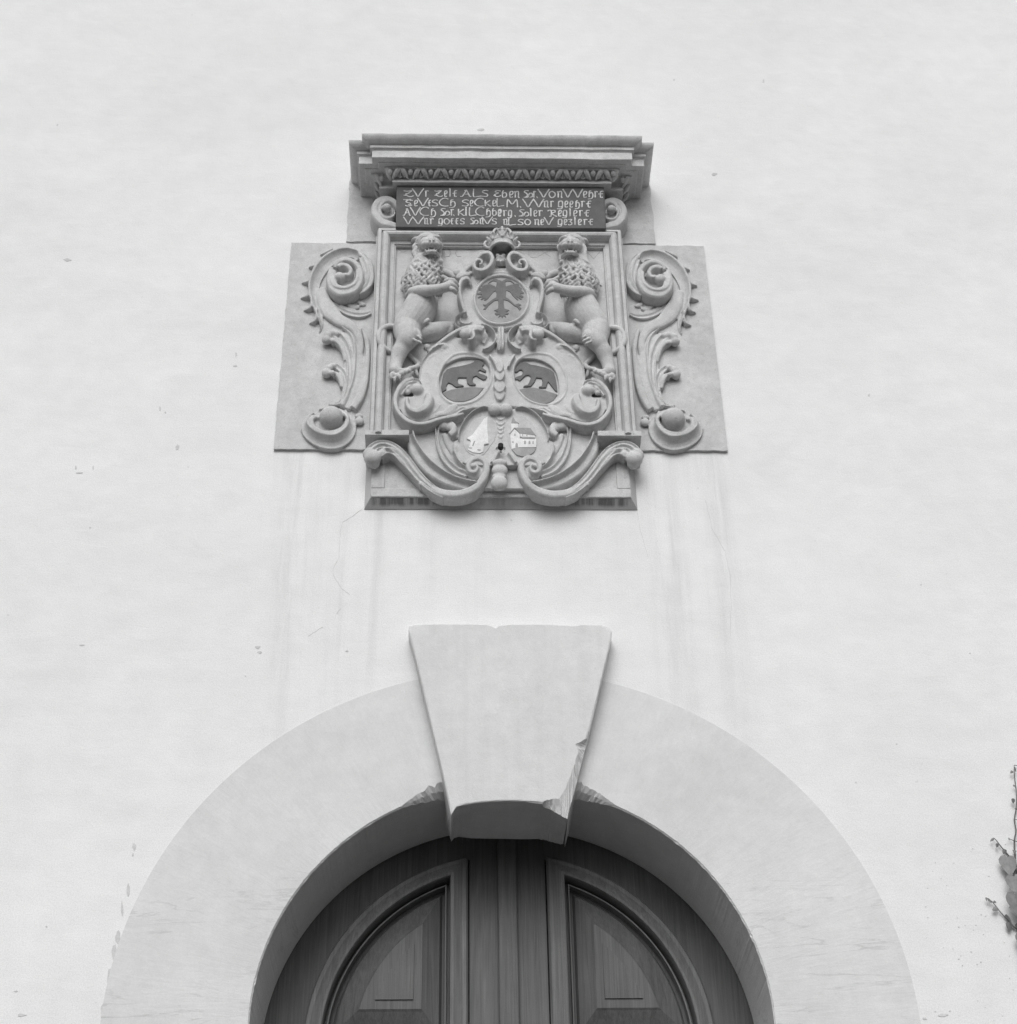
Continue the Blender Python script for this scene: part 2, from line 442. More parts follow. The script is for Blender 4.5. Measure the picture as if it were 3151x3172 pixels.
# knocks in the plaster
bm = bmesh.new(); rnd = random.Random(11)
def blob(crop, x, y, rx, ry, e=.0012, seed=0):
    k = 11; ph = rnd.uniform(0, 6)
    plate(bm, crop, [(x+rx*math.cos(2*math.pi*i/k)*rnd.uniform(.55, 1.25), y+ry*math.sin(2*math.pi*i/k)*rnd.uniform(.55, 1.25)) for i in range(k)], e, -.001)
for x, y, rx, ry in [(128, 490, 8, 3), (487, 1221, 5, 3), (490, 1230, 5, 2.5), (655, 1228, 3, 2), (155, 1217, 5, 1.5), (108, 235, 1.6, 1.6), (335, 843, 4, 6), (302, 770, 2, 4), (312, 778, 1.6, 2), (1272, 150, 1.3, 1.3), (1441, 152, 2, 3.5), (1348, 328, 5, 3), (1738, 1103, 1.2, 1.2), (1692, 1403, 1.6, 1.6), (1615, 1476, 1.3, 1.3), (1830, 1232, 1.6, 1), (445, 668, 2.5, 5), (444, 690, 4, 2), (253, 1597, 4, 7), (251, 1612, 2, 4), (242, 1680, 3, 13), (230, 1715, 2.4, 14), (222, 1768, 6, 12), (216, 1800, 5, 22), (207, 1850, 4, 24), (197, 1908, 8, 14), (88, 1748, 2, 1.5), (30, 1870, 4, 1.5), (40, 1915, 9, 3), (463, 1275, 1.3, 1.3), (170, 995, 2, 1.5), (1640, 745, 2, 2.5), (907, 244, 6, 3), (320, 1610, 2, 1.5)]:
    blob(OV, x, y, rx, ry)
for i in range(46):                   # many small pits low on the right
    x = rnd.uniform(1745, 1915); y = rnd.uniform(1560, 1930); blob(OV, x, y, rnd.uniform(.5, 1.9), rnd.uniform(.5, 1.5))
for x, y, rx, ry in [(1780, 1915, 9, 4), (1745, 1922, 4, 3), (150, 892, 8, 1.6), (143, 882, 1.5, 4), (176, 882, 1.4, 4)]:
    blob(OV, x, y, rx, ry)
put('plaster_chips', bm, M_CHIP, wall)
bm = bmesh.new()
def crack(crop, pts, w_):
    rows = []
    for i in range(len(pts)-1):
        a, b = pts[i], pts[i+1]; n = 5
        for s in range(n):
            rows.append((a[0]+(b[0]-a[0])*s/n+rnd.uniform(-1.6, 1.6), a[1]+(b[1]-a[1])*s/n+rnd.uniform(-1.6, 1.6), w_*rnd.uniform(.35, 1.3), .0008))
    rows.append((pts[-1][0], pts[-1][1], .1, .0008))
    sweep(bm, crop, rows, 0, 'flat', n=1)
crack(CR, [(450, 270), (405, 300), (370, 325), (363, 380), (361, 450), (336, 500), (345, 530), (375, 570), (400, 590)], .8)
crack(CR, [(368, 640), (350, 662)], 2.2)
crack(CR, [(300, 710), (245, 745)], .6)
crack(CR, [(1468, 285), (1480, 350), (1510, 455)], .6)
crack(CR, [(1722, 240), (1745, 340), (1795, 430), (1815, 520), (1818, 640), (1812, 760)], .7)
put('hairline_cracks', bm, M_CRACK, wall)

# ================================================================== DOOR ARCH
archo = thing('door_arch', (AX, 0, 0), 'broad pale stone arch band round the dark wooden door, chipped beside its keystone', 'arch')
def ring_half(sgn):
    bm = bmesh.new()
    a0 = math.pi/2-sgn*math.pi/2; a1 = math.pi/2-sgn*.06
    n = 144; prev = None
    for i in range(-1, n+1):
        a = a0 if i < 0 else a0+(a1-a0)*i/n
        ca, sa = math.cos(a), math.sin(a)
        z0 = ZC if i >= 0 else 0
        t = max(0, (i-n+38)/18) if i >= 0 else 0          # knocked-off arris beside the keystone
        t = min(1, t)
        jag = .003*noise.noise(Vector((i*.3, sgn*5, 2)))+.0015*noise.noise(Vector((i*1.05, sgn, 8)))
        ch = t*(.040+.022*(noise.noise(Vector((i*.4, sgn*2, 1)))+.6*noise.noise(Vector((i*1.3, sgn*2, 4))))) + .004 + abs(jag)
        cd_ = t*(.040+.022*(noise.noise(Vector((i*.45, sgn*3, 5)))+.6*noise.noise(Vector((i*1.2, sgn*3, 9))))) + .003
        rr = [(RO+.012, -.0022), (RI+ch, -.0022), (RI+ch*(.45+.25*noise.noise(Vector((i*.9, sgn*4, 3)))), cd_*(.35+.3*noise.noise(Vector((i*.7, sgn*6, 3))))), (RI+jag*.5, cd_), (RI-.002, .302), (RI+.018, .306), (RO+.012, .306)]
        ring = [bm.verts.new((AX+r*ca, y, z0+(r*sa if i >= 0 else 0))) for r, y in rr]
        if prev:
            for j in range(len(rr)):
                k = (j+1) % len(rr); bm.faces.new((prev[j], prev[k], ring[k], ring[j]))
        else: bm.faces.new(ring)
        prev = ring
    bm.faces.new(prev[::-1])
    return put('arch_band', bm, M_ARCH, archo)
ring_half(1); ring_half(-1)

# ---- keystone
EK = .065
# outline of the block, and the edge of its dressed face (they part where the lower right corner broke away)
outl = [(112, 132), (118, 92), (150, 82), (380, 78), (600, 79), (720, 81), (760, 95), (785, 106), (810, 88), (900, 81), (1150, 81), (1370, 89), (1450, 83), (1600, 84), (1645, 98), (1678, 132), (1672, 190), (1646, 300), (1562, 650), (1492, 950), (1474, 1005), (1455, 1080), (1430, 1180), (1392, 1330), (1350, 1480), (1334, 1556),
        (1268, 1520), (1205, 1482), (1140, 1458), (1000, 1441), (860, 1437), (740, 1443), (600, 1457), (500, 1476), (462, 1500), (440, 1540), (396, 1330), (326, 1010), (246, 680), (156, 290), (122, 170)]
face = [(126, 136), (134, 106), (156, 92), (380, 86), (600, 87), (715, 90), (760, 108), (785, 118), (812, 98), (900, 89), (1150, 89), (1370, 98), (1450, 91), (1585, 93), (1612, 118), (1648, 160), (1652, 200), (1634, 300), (1550, 650), (1470, 962), (1392, 1008), (1418, 1062), (1398, 1116), (1376, 1190), (1342, 1280), (1306, 1370), (1262, 1422), (1190, 1430),
        (1152, 1438), (1120, 1442), (1000, 1430), (860, 1426), (740, 1432), (600, 1446), (505, 1464), (472, 1490), (452, 1530), (406, 1330), (337, 1010), (258, 680), (168, 290), (134, 172)]
no, nf, br = [], [], []
for i in range(len(outl)):
    j = (i+1) % len(outl); n_ = 6 if 18 <= i <= 27 else 1
    for t in range(n_):
        u_ = t/n_; jit = 9 if n_ > 1 and (t or 18 < i) else 0
        no.append((outl[i][0]+(outl[j][0]-outl[i][0])*u_, outl[i][1]+(outl[j][1]-outl[i][1])*u_))
        nf.append((face[i][0]+(face[j][0]-face[i][0])*u_+jit*noise.noise(Vector((i+u_, 3, 0))*2.7), face[i][1]+(face[j][1]-face[i][1])*u_+jit*noise.noise(Vector((i+u_, 9, 0))*2.7)))
        br.append(n_ > 1 and i > 18 and i < 27.5)
outl, face = no, nf
k = len(outl); bm = bmesh.new(); fv, md, m2, bk = [], [], [], []
for i in range(k):
    a, b = K(outl[i]), K(face[i]); A = P(a[0], a[1], EK); B = P(b[0], b[1], EK)
    broke = br[i]
    B.y = -EK
    A.y = -EK+(.020 if broke else .005)
    if broke: A.y += .006*noise.noise(Vector((i*.5, 4, 4)))+.003*noise.noise(Vector((i*1.7, 4, 9)))
    fv.append(bm.verts.new(B)); md.append(bm.verts.new(A))
    mid = A.lerp(B, .5); mid.y = -EK+(.011+.007*noise.noise(Vector((i*.6, 8, 1)))+.004*noise.noise(Vector((i*1.9, 8, 6))) if broke else .0012)
    m2.append(bm.verts.new(mid))
    zz = A.z+(.004*noise.noise(Vector((i*1.7, 3, 1))) if A.z < 2.62+EYE and A.x > -.03 and A.x < .34 else 0)
    if A.z < 2.62+EYE and abs(A.x-AX) < .186: zz += .034*abs((A.x-AX)/.18)**2.6
    bk.append(bm.verts.new((A.x, .20, zz)))
for i in range(k):
    j = (i+1) % k
    bm.faces.new((fv[i], fv[j], m2[j], m2[i])); bm.faces.new((m2[i], m2[j], md[j], md[i])); bm.faces.new((md[i], md[j], bk[j], bk[i]))
bm.faces.new(fv); bm.faces.new(bk[::-1])
label(put('keystone', bm, M_KEY), 'tapering pale keystone over the door, its lower right corner knocked off', 'keystone')
# ================================================================== DOOR LEAVES
DY = .31                            # plane of the leaf framing
ZD = 1.955+EYE
def quarter(xin, r, zb, side, n=40, zc=None):
    """(x, z) outline: straight inner edge at distance xin from the axis, arched outer edge, cut off at zb"""
    zc = ZD if zc is None else zc
    a1 = math.acos(max(-1, min(1, xin/r)))
    pts = [(xin, zb)]
    if zb < zc: pts.append((r, zb)); a0 = 0
    else: a0 = math.asin((zb-zc)/r); pts.append((r*math.cos(a0), zb))
    pts += [(r*math.cos(a0+(a1-a0)*i/n), zc+r*math.sin(a0+(a1-a0)*i/n)) for i in range(1, n+1)]
    return [(AX+side*x, z) for x, z in pts]
def loft(bm, loops, cap=True):
    """loops: list of (outline, y)"""
    vs = [[bm.verts.new((x, y, z)) for x, z in L] for L, y in loops]
    for A, B in zip(vs, vs[1:]):
        n = len(A)
        for i in range(n):
            j = (i+1) % n; bm.faces.new((A[i], A[j], B[j], B[i]))
    if cap: bm.faces.new(vs[-1])
    return vs
def leaf(side):
    nm = 'left' if side < 0 else 'right'
    lf = thing('door_leaf', (AX+side*.77, DY, 0), f'{nm} leaf of the dark oak arched door, quarter round panel'+(' and centre strip' if side < 0 else ' with vertical grain beside it'), 'door leaf', 'leaves of the arched double door')
    PB = 1.950+EYE               # lower edge of the arched panel
    bm = bmesh.new()                  # framing board: stile, arched rail, bottom rails
    o_ = quarter(.004, .84, .02, side); i_ = quarter(.125, .640, PB, side)
    # front face as strips between outline and panel opening
    L = len(o_)
    ov = [bm.verts.new((x, DY, z)) for x, z in o_]; iv = [bm.verts.new((x, DY, z)) for x, z in i_]
    for i in range(L):
        j = (i+1) % L; bm.faces.new((ov[i], ov[j], iv[j], iv[i]))
    ob = [bm.verts.new((x, DY+.05, z)) for x, z in o_]; ib = [bm.verts.new((x, DY+.05, z)) for x, z in i_]
    for i in range(L):
        j = (i+1) % L; bm.faces.new((ov[i], ob[i], ob[j], ov[j])); bm.faces.new((iv[i], iv[j], ib[j], ib[i])); bm.faces.new((ob[i], ib[i], ib[j], ob[j]))
    put('frame_boards', bm, M_WOOD, lf)
    bm = bmesh.new(); prism(bm, quarter(.12, .66, PB-.02, side), DY+.045, DY+.06)  # added board; stops sky light leaking through gaps round the moulding
    put('added_backing_board', bm, M_WOOD, lf)
    bm = bmesh.new()                  # bolection moulding with a mitre at the top
    loft(bm, [(quarter(.129, .644, PB-.012, side), DY-.001), (quarter(.130, .643, PB-.011, side), DY-.018), (quarter(.136, .637, PB-.006, side), DY-.025), (quarter(.148, .625, PB+.004, side), DY-.024),
              (quarter(.176, .597, PB+.03, side), DY-.036), (quarter(.186, .589, PB+.04, side), DY-.034), (quarter(.189, .586, PB+.043, side), DY-.026), (quarter(.190, .585, PB+.044, side), DY+.026),
              (quarter(.199, .576, PB+.052, side), DY+.026), (quarter(.200, .575, PB+.053, side), DY-.002), (quarter(.204, .571, PB+.057, side), DY-.001), (quarter(.205, .570, PB+.058, side), DY+.03), (quarter(.2, .573, PB+.054, side), DY+.04)], cap=False)
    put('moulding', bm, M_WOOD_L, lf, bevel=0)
    bm = bmesh.new()                  # raised and fielded panel
    loft(bm, [(quarter(.203, .572, PB+.02, side), DY+.034), (quarter(.214, .560, PB+.03, side), DY+.032), (quarter(.222, .550, PB+.052, side), DY+.016), (quarter(.270, .492, PB+.112, side), DY-.006), (quarter(.277, .485, PB+.119, side), DY-.010)])
    pn = put('raised_panel', bm, M_WOOD, lf)
    bm = bmesh.new()                  # small applied corner piece in the field
    zb = 2.098+EYE
    loft(bm, [(quarter(.302, .447, zb, side), DY-.009), (quarter(.3025, .4465, zb+.0005, side), DY-.0145)])
    put('corner_piece', bm, M_WOOD, pn)
    bm = bmesh.new()                  # lower panels, below the picture
    for za, zb_ in ((.28, .95), (1.08, 1.9+EYE-.06)):
        x0, x1 = sorted((AX+side*.14, AX+side*.66)); box(bm, x0, x1, DY-.02, DY+.01, za, zb_)
        x0, x1 = sorted((AX+side*.2, AX+side*.60)); box(bm, x0, x1, DY-.034, DY-.019, za+.06, zb_-.06)
    put('lower_panel', bm, M_WOOD, lf, bevel=.008)
    if side < 0:
        bm = bmesh.new(); box(bm, AX-.032, AX+.031, DY-.022, DY-.002, .03, ZC+.74)
        put('cover_strip', bm, M_WOOD, lf, bevel=.004)
    return lf
leaf(-1); leaf(1)

# ================================================================== INSCRIPTION STONE
def wx(px, py, e): return P(px, py, e).x
ins = thing('inscription_stone', (AX, 0, 5.16+EYE), 'dark painted tablet with four lines of pale gothic writing on a grey backing stone', 'inscription')
bm = bmesh.new()
prism(bm, rough([(AX-.624, 5.172+EYE), (AX-.622, 5.60+EYE), (AX+.636, 5.60+EYE), (AX+.640, 5.170+EYE)], .02, .0035, 4), -.014, .02)
put('backing_slab', bm, M_STONE, ins)
bm = bmesh.new()
prism(bm, [(AX-.4185, 5.140+EYE), (AX-.4205, 5.395+EYE), (AX+.431, 5.395+EYE), (AX+.427, 5.140+EYE)], -.125, -.01)
tab = put('tablet', bm, M_TABLET, ins, bevel=.003)
for side in (-1, 1):                  # little scroll volutes that flank the tablet
    bm = bmesh.new()
    Q = Crop(1050, 380, 1020/1919)
    sweep(bm, Q, [(345, 600, 22), (300, 585, 26), (250, 572, 27), (215, 535, 27), (207, 495, 26), (225, 455, 25), (270, 437, 24), (318, 452, 22), (345, 490, 20)], .01, 'soft', H=.085, n=6)
    plate(bm, Q, catmull([(338, 470), (300, 455), (262, 458), (240, 485), (242, 520), (268, 545), (305, 548), (338, 535)], 4, True), .072, .0)
    sweep(bm, Q, [(338, 455, 14), (290, 447, 16), (250, 466, 17), (238, 505, 17), (258, 540, 16), (296, 548, 14), (325, 528, 11), (318, 500, 8)], .045, 'round', H=.05, n=6)
    ball(bm, Q, 280, 497, .09, 27)
    if side > 0: bm = mirrored(bm)
    sculpt('volute', bm, M_STONE, ins, .003, 3)

# ---- lettering, painted on the tablet: traced stroke by stroke
GL = {
 'Z': [[(.05, .98), (.35, .9), (.85, 1.0), (.5, .62), (.15, .2)], [(.22, .5), (.6, .55)], [(.05, .22), (.3, .22), (.55, .02), (.8, .0), (1, .18)]],
 'V': [[(0, 1.38), (.27, .7), (.5, .03), (.74, .7), (1, 1.38)]],
 'r': [[(.35, 0), (.35, .98)], [(.1, .95), (.35, .9)], [(.38, .82), (.62, .98), (1, .9)]],
 'e': [[(.85, .1), (.5, .0), (.3, .12), (.28, .8), (.6, 1), (.88, .85), (.75, .55), (.4, .42)]],
 'i': [[(.45, 0), (.45, 1.36)], [(.2, 1.3), (.45, 1.36)]],
 't': [[(1, .98), (.7, 1), (.48, .85), (.48, .12), (.7, .0), (.85, .08)], [(.08, .55), (.9, .6)]],
 'A': [[(0, .06), (.16, .02), (.34, .4), (.55, 1.0), (.6, 1.05), (.78, .5), (.92, .05), (1.05, .05)], [(.34, .42), (.8, .42)], [(.38, 1.03), (.66, 1.06)]],
 'L': [[(.16, 1.34), (.16, .02), (.6, .02), (1, .1)]],
 'S': [[(.98, .95), (.6, 1.06), (.18, .92), (.2, .68), (.75, .46), (.9, .22), (.65, .02), (.05, .06)]],
 'E': [[(.95, .92), (.5, 1.02), (.22, .8), (.7, .62)], [(.65, .6), (.15, .32), (.25, .08), (.6, .0), (1, .22)], [(0, .2), (.3, .22)]],
 'b': [[(.42, 1.1), (.2, .9), (.2, .15), (.5, 0), (.85, .2), (.85, .62), (.55, .78), (.22, .62)]],
 'n': [[(.25, 0), (.25, .95)], [(.05, .88), (.25, .95)], [(.27, .82), (.55, .98), (.78, .85), (.78, .02), (.95, .05)]],
 'H': [[(.55, 1.05), (.25, 1.1), (.08, .9), (.3, .66), (.42, .4), (.25, .08), (.0, .02)], [(.2, .02), (.48, .1), (.62, .62), (.85, .68), (1, .4), (.9, .1), (.66, .02)]],
 'o': [[(.5, 1), (.15, .8), (.08, .4), (.3, .03), (.62, 0), (.92, .3), (.9, .72), (.5, 1)]],
 'h': [[(.65, 1.05), (.3, .95), (.28, .05)], [(.3, .62), (.62, .82), (.88, .55), (.88, .1), (.6, -.2), (.05, -.25)]],
 'C': [[(1, 1.18), (.68, 1.36), (.3, 1.2), (.05, .72), (.18, .25), (.55, 0), (1, .04)]],
 'k': [[(.18, 0), (.18, 1.05)], [(.85, .98), (.25, .48), (.55, .3), (.8, .02), (1, .02)]],
 'M': [[(.08, 0), (.14, 1.28), (.5, .5), (.86, 1.28), (.95, 0)]],
 'a': [[(.12, .85), (.3, .95), (.28, .1), (.55, .05)], [(.3, .92), (.72, .98), (.72, .05), (.95, .05)]],
 'g': [[(.25, .02), (.25, .85), (.6, 1), (.82, .85), (.82, .1), (.6, -.24), (.0, -.24)], [(.25, .1), (.55, .05), (.8, .2)]],
 'R': [[(.0, .85), (.2, 1.02), (.42, .9), (.4, .05), (.2, 0)], [(.42, .95), (.8, 1.0), (.85, .7), (.45, .52), (.95, .02), (1.05, .05)]],
 'T': [[(0, 1.1), (.3, 1.06), (.7, 1.06), (.98, .92)], [(.72, 1.22), (.72, .88)], [(.55, 1.02), (.28, .8), (.45, .6), (.72, .5), (.72, .3), (.5, .25)], [(.2, .14), (.5, .0), (.92, .2)]],
 's': [[(.95, .85), (.55, 1), (.2, .82), (.25, .62), (.75, .4), (.85, .18), (.6, 0), (.08, .08)]],
 'z': [[(.1, .95), (.8, .95), (.45, .55), (.8, .4), (.75, .1), (.4, -.05), (.05, .05)]],
 'I': [[(.5, 0), (.5, 1.34)], [(.2, 1.34), (.8, 1.34)], [(.2, 0), (.8, 0)]],
 '.': [[(.3, .0), (.6, .08)]],
}
TXT = [
 (T4, 275, 105, 'Z 165 345,V 320 525,r 535 612,Z 705 855,e 872 940,i 958 1015,t 1020 1110,A 1165 1345,L 1370 1535,S 1535 1655,E 1745 1875'),
 (T5, 273, 103, 'b 72 168,e 188 275,n 278 375,H 440 590,r 590 642,. 645 682,V 672 866,o 852 966,n 985 1088,V 1085 1250,V 1250 1416,e 1410 1490,h 1495 1592,r 1600 1660,t 1662 1760'),
 (T4, 441, 104, 'T 165 335,e 345 425,V 415 605,t 590 650,S 660 775,C 790 955,h 965 1085,S 1185 1315,e 1318 1395,C 1408 1570,k 1578 1705,e 1712 1795,L 1785 1930'),
 (T5, 435, 102, 'M 150 350,. 370 412,V 420 605,V 600 775,a 755 865,r 868 938,g 990 1100,e 1104 1178,e 1188 1260,h 1280 1368,r 1378 1452,t 1462 1556'),
 (T4, 605, 110, 'A 160 290,V 285 468,C 450 612,h 630 740,H 815 978,r 985 1052,. 1038 1066,k 1108 1242,I 1238 1288,L 1305 1445,C 1425 1582,h 1600 1700,b 1712 1802,e 1812 1885'),
 (T5, 584, 98, 'e 2 76,r 90 164,g 172 252,. 282 322,H 360 525,i 532 588,e 592 668,r 675 752,R 835 978,e 998 1072,g 1072 1165,i 1180 1240,e 1248 1328,r 1345 1415,t 1428 1526'),
 (T4, 755, 96, 'V 168 335,V 325 528,a 518 612,r 618 700,g 770 862,o 872 978,t 982 1044,t 1058 1134,s 1152 1245,H 1335 1474,a 1490 1580,V 1540 1732,s 1706 1808'),
 (T5, 725, 92, 'a 90 186,L 172 316,s 332 442,o 452 558,n 608 702,e 708 780,V 776 932,g 990 1086,e 1096 1160,z 1170 1250,i 1262 1318,e 1328 1400,r 1418 1492,t 1498 1588'),
]
bm = bmesh.new()
def stroke(bm, crop, pts, wd, e):
    q = catmull([(x, y) for x, y in pts], 4) if len(pts) > 2 else [list(p) for p in pts]
    N = len(q); L0, R0 = [], []
    for i, (x, y) in enumerate(q):
        a, b = q[max(0, i-1)], q[min(N-1, i+1)]; tx, ty = b[0]-a[0], b[1]-a[1]; l = math.hypot(tx, ty) or 1
        # broad-nib pen: verticals heavier than horizontals
        h = wd*(.52+.48*abs(ty/l))*(1.12 if i in (0, N-1) else 1)
        for s_, out in ((-1, L0), (1, R0)):
            p_ = crop((x-ty/l*h*s_, y+tx/l*h*s_)); w_ = P(p_[0], p_[1], e); out.append(w_)
    top = [[bm.verts.new(p) for p in Z_] for Z_ in (L0, R0)]
    bot = [[bm.verts.new(p+Vector((0, .0025, 0))) for p in Z_] for Z_ in (L0, R0)]
    for i in range(N-1):
        bm.faces.new((top[0][i], top[0][i+1], top[1][i+1], top[1][i]))
        for s_ in (0, 1): bm.faces.new((top[s_][i], top[s_][i+1], bot[s_][i+1], bot[s_][i]))
    for i in (0, N-1): bm.faces.new((top[0][i], top[1][i], bot[1][i], bot[0][i]))
lay = 0
for crop, base, xh, s_ in TXT:
    for tok in s_.split(','):
        ch, x0, x1 = tok.split(' '); x0, x1 = float(x0), float(x1)
        for st in GL[ch]:
            lay = (lay+1) % 7
            # every stroke a tenth of a millimetre apart so that crossings never coincide
            sc_ = xh if ch not in 'VMLCIi' else xh*.98
            stroke(bm, crop, [(x0+(x1-x0)*a, base-sc_*b) for a, b in st], 10.2 if ch != '.' else 15, .1264+lay*.0001)
put('lettering', bm, M_LETTER, tab)

# ================================================================== CORNICE
cor = thing('cornice', (AX, 0, 5.4+EYE), 'projecting moulded stone cornice with an egg and dart row over the inscription', 'cornice')
def cornice_loop(bm, prof, plan):
    """plan: corner list (x, extra out) of the broken-forward front; prof: (out, z)"""
    rings = []
    for (x, s_, ex) in plan:
        rings.append([bm.verts.new((x+s_*(e-.235), -(e+ex) if ex is not None else .01, z+EYE)) for e, z in prof])
    for A, B in zip(rings, rings[1:]):
        for j in range(len(prof)-1):
            bm.faces.new((A[j], A[j+1], B[j+1], B[j]))
    return rings
prof = [(.0, 5.545), (.215, 5.545), (.235, 5.533)]
for i in range(9):                    # hollow crown moulding
    a = i/8*math.pi/2; prof.append((.235-.031*(1-math.cos(a))*.9-.004*math.sin(a), 5.531-.028*math.sin(a)))
prof += [(.206, 5.5025), (.2015, 5.5025), (.2015, 5.486), (.193, 5.4835), (.190, 5.478), (.192, 5.472), (.192, 5.438), (.189, 5.436), (.168, 5.437), (.166, 5.4345), (.150, 5.4345), (.144, 5.4335), (.144, 5.426), (.133, 5.425)]
for i in range(7):
    a = i/6*math.pi/2; prof.append((.131-.026*math.sin(a), 5.424-.025*(1-math.cos(a))))
prof += [(.110, 5.3975), (.110, 5.382), (.06, 5.381), (-.0, 5.381)]
hw = .617                             # half width of the outer crown edge
X = lambda s_, d: AX+s_*d
def plan_for(): return [(X(-1, hw), -1, None), (X(-1, hw), -1, 0), (X(-1, hw-.055), -1, 0), (X(-1, hw-.055), -1, .035), (X(1, hw-.032), 1, .035), (X(1, hw-.032), 1, 0), (X(1, hw+.019), 1, 0), (X(1, hw+.019), 1, None)]
bm = bmesh.new(); cornice_loop(bm, prof, plan_for())
bmesh.ops.subdivide_edges(bm, edges=[e for e in bm.edges if abs(e.verts[0].co.x-e.verts[1].co.x) > .8], cuts=60)
for v in bm.verts:                    # weathered arrises
    v.co += Vector((0, noise.noise(v.co*14)*.0022+noise.noise(v.co*45)*.0008, noise.noise(v.co*17+Vector((5, 0, 0)))*.0016))
put('cornice_moulding', bm, M_CORN, cor)
# egg and dart
def egg_row(bm):
    def at(x, ex, out, z): return Vector((x, -(out+ex), z+EYE))
    def egg(x, ex):
        bmesh.ops.create_uvsphere(bm, u_segments=12, v_segments=10, radius=1, matrix=Matrix.Translation(at(x, ex, .134, 5.4155)) @ Matrix.Diagonal((.0112, .0125, .0125, 1)))
    def dart(x, ex):
        for s_ in (-1, 1):
            tube3(bm, [(at(x+s_*.011, ex, .141, 5.4235), .0075), (at(x+s_*.0155, ex, .139, 5.416), .0085), (at(x+s_*.022, ex, .130, 5.407), .0075), (at(x+s_*.030, ex, .117, 5.3995), .0045)], 3, 8)
            tube3(bm, [(at(x+s_*.004, ex, .141, 5.4225), .006), (at(x+s_*.010, ex, .137, 5.413), .006), (at(x+s_*.018, ex, .122, 5.402), .004)], 3, 8)
        tube3(bm, [(at(x, ex, .131, 5.412), .0024), (at(x, ex, .117, 5.401), .0024)], 0, 6)
        tube3(bm, [(at(x-.008, ex, .122, 5.4045), .002), (at(x, ex, .117, 5.4005), .0022), (at(x+.008, ex, .122, 5.4045), .002)], 2, 6)
    n = 11; L, Rr = AX-.405, AX+.426
    for i in range(n):
        x = L+(Rr-L)*i/(n-1); dart(x, .035)
        egg(x-(Rr-L)/(n-1)/2, .035)
    egg(Rr+(Rr-L)/(n-1)/2, .035)
    for s_ in (-1, 1):                # the returns
        xc = X(s_, .456 if s_ < 0 else .480)
        tube3(bm, [(at(xc, .035, .140, 5.424), .009), (at(xc-s_*.004, .03, .130, 5.411), .010), (at(xc-s_*.012, .03, .114, 5.3995), .006)], 3, 8)
        xo = X(s_, .500 if s_ < 0 else .526)
        egg(xo-s_*.018, .0)
        tube3(bm, [(at(xo, 0, .140, 5.424), .008), (at(xo-s_*.006, 0, .130, 5.411), .009), (at(xo-s_*.016, 0, .112, 5.3995), .005)], 3, 8)
        for k_ in range(2):
            o = .085-k_*.045
            tube3(bm, [(Vector((xo+s_*.008, -(o+.012), 5.423+EYE)), .008), (Vector((xo+s_*.0, -o, 5.411+EYE)), .009), (Vector((xo-s_*.012, -(o-.012), 5.3995+EYE)), .005)], 3, 8)
bm = bmesh.new(); egg_row(bm)
put('egg_and_dart', bm, M_CORN, cor, smooth=True)

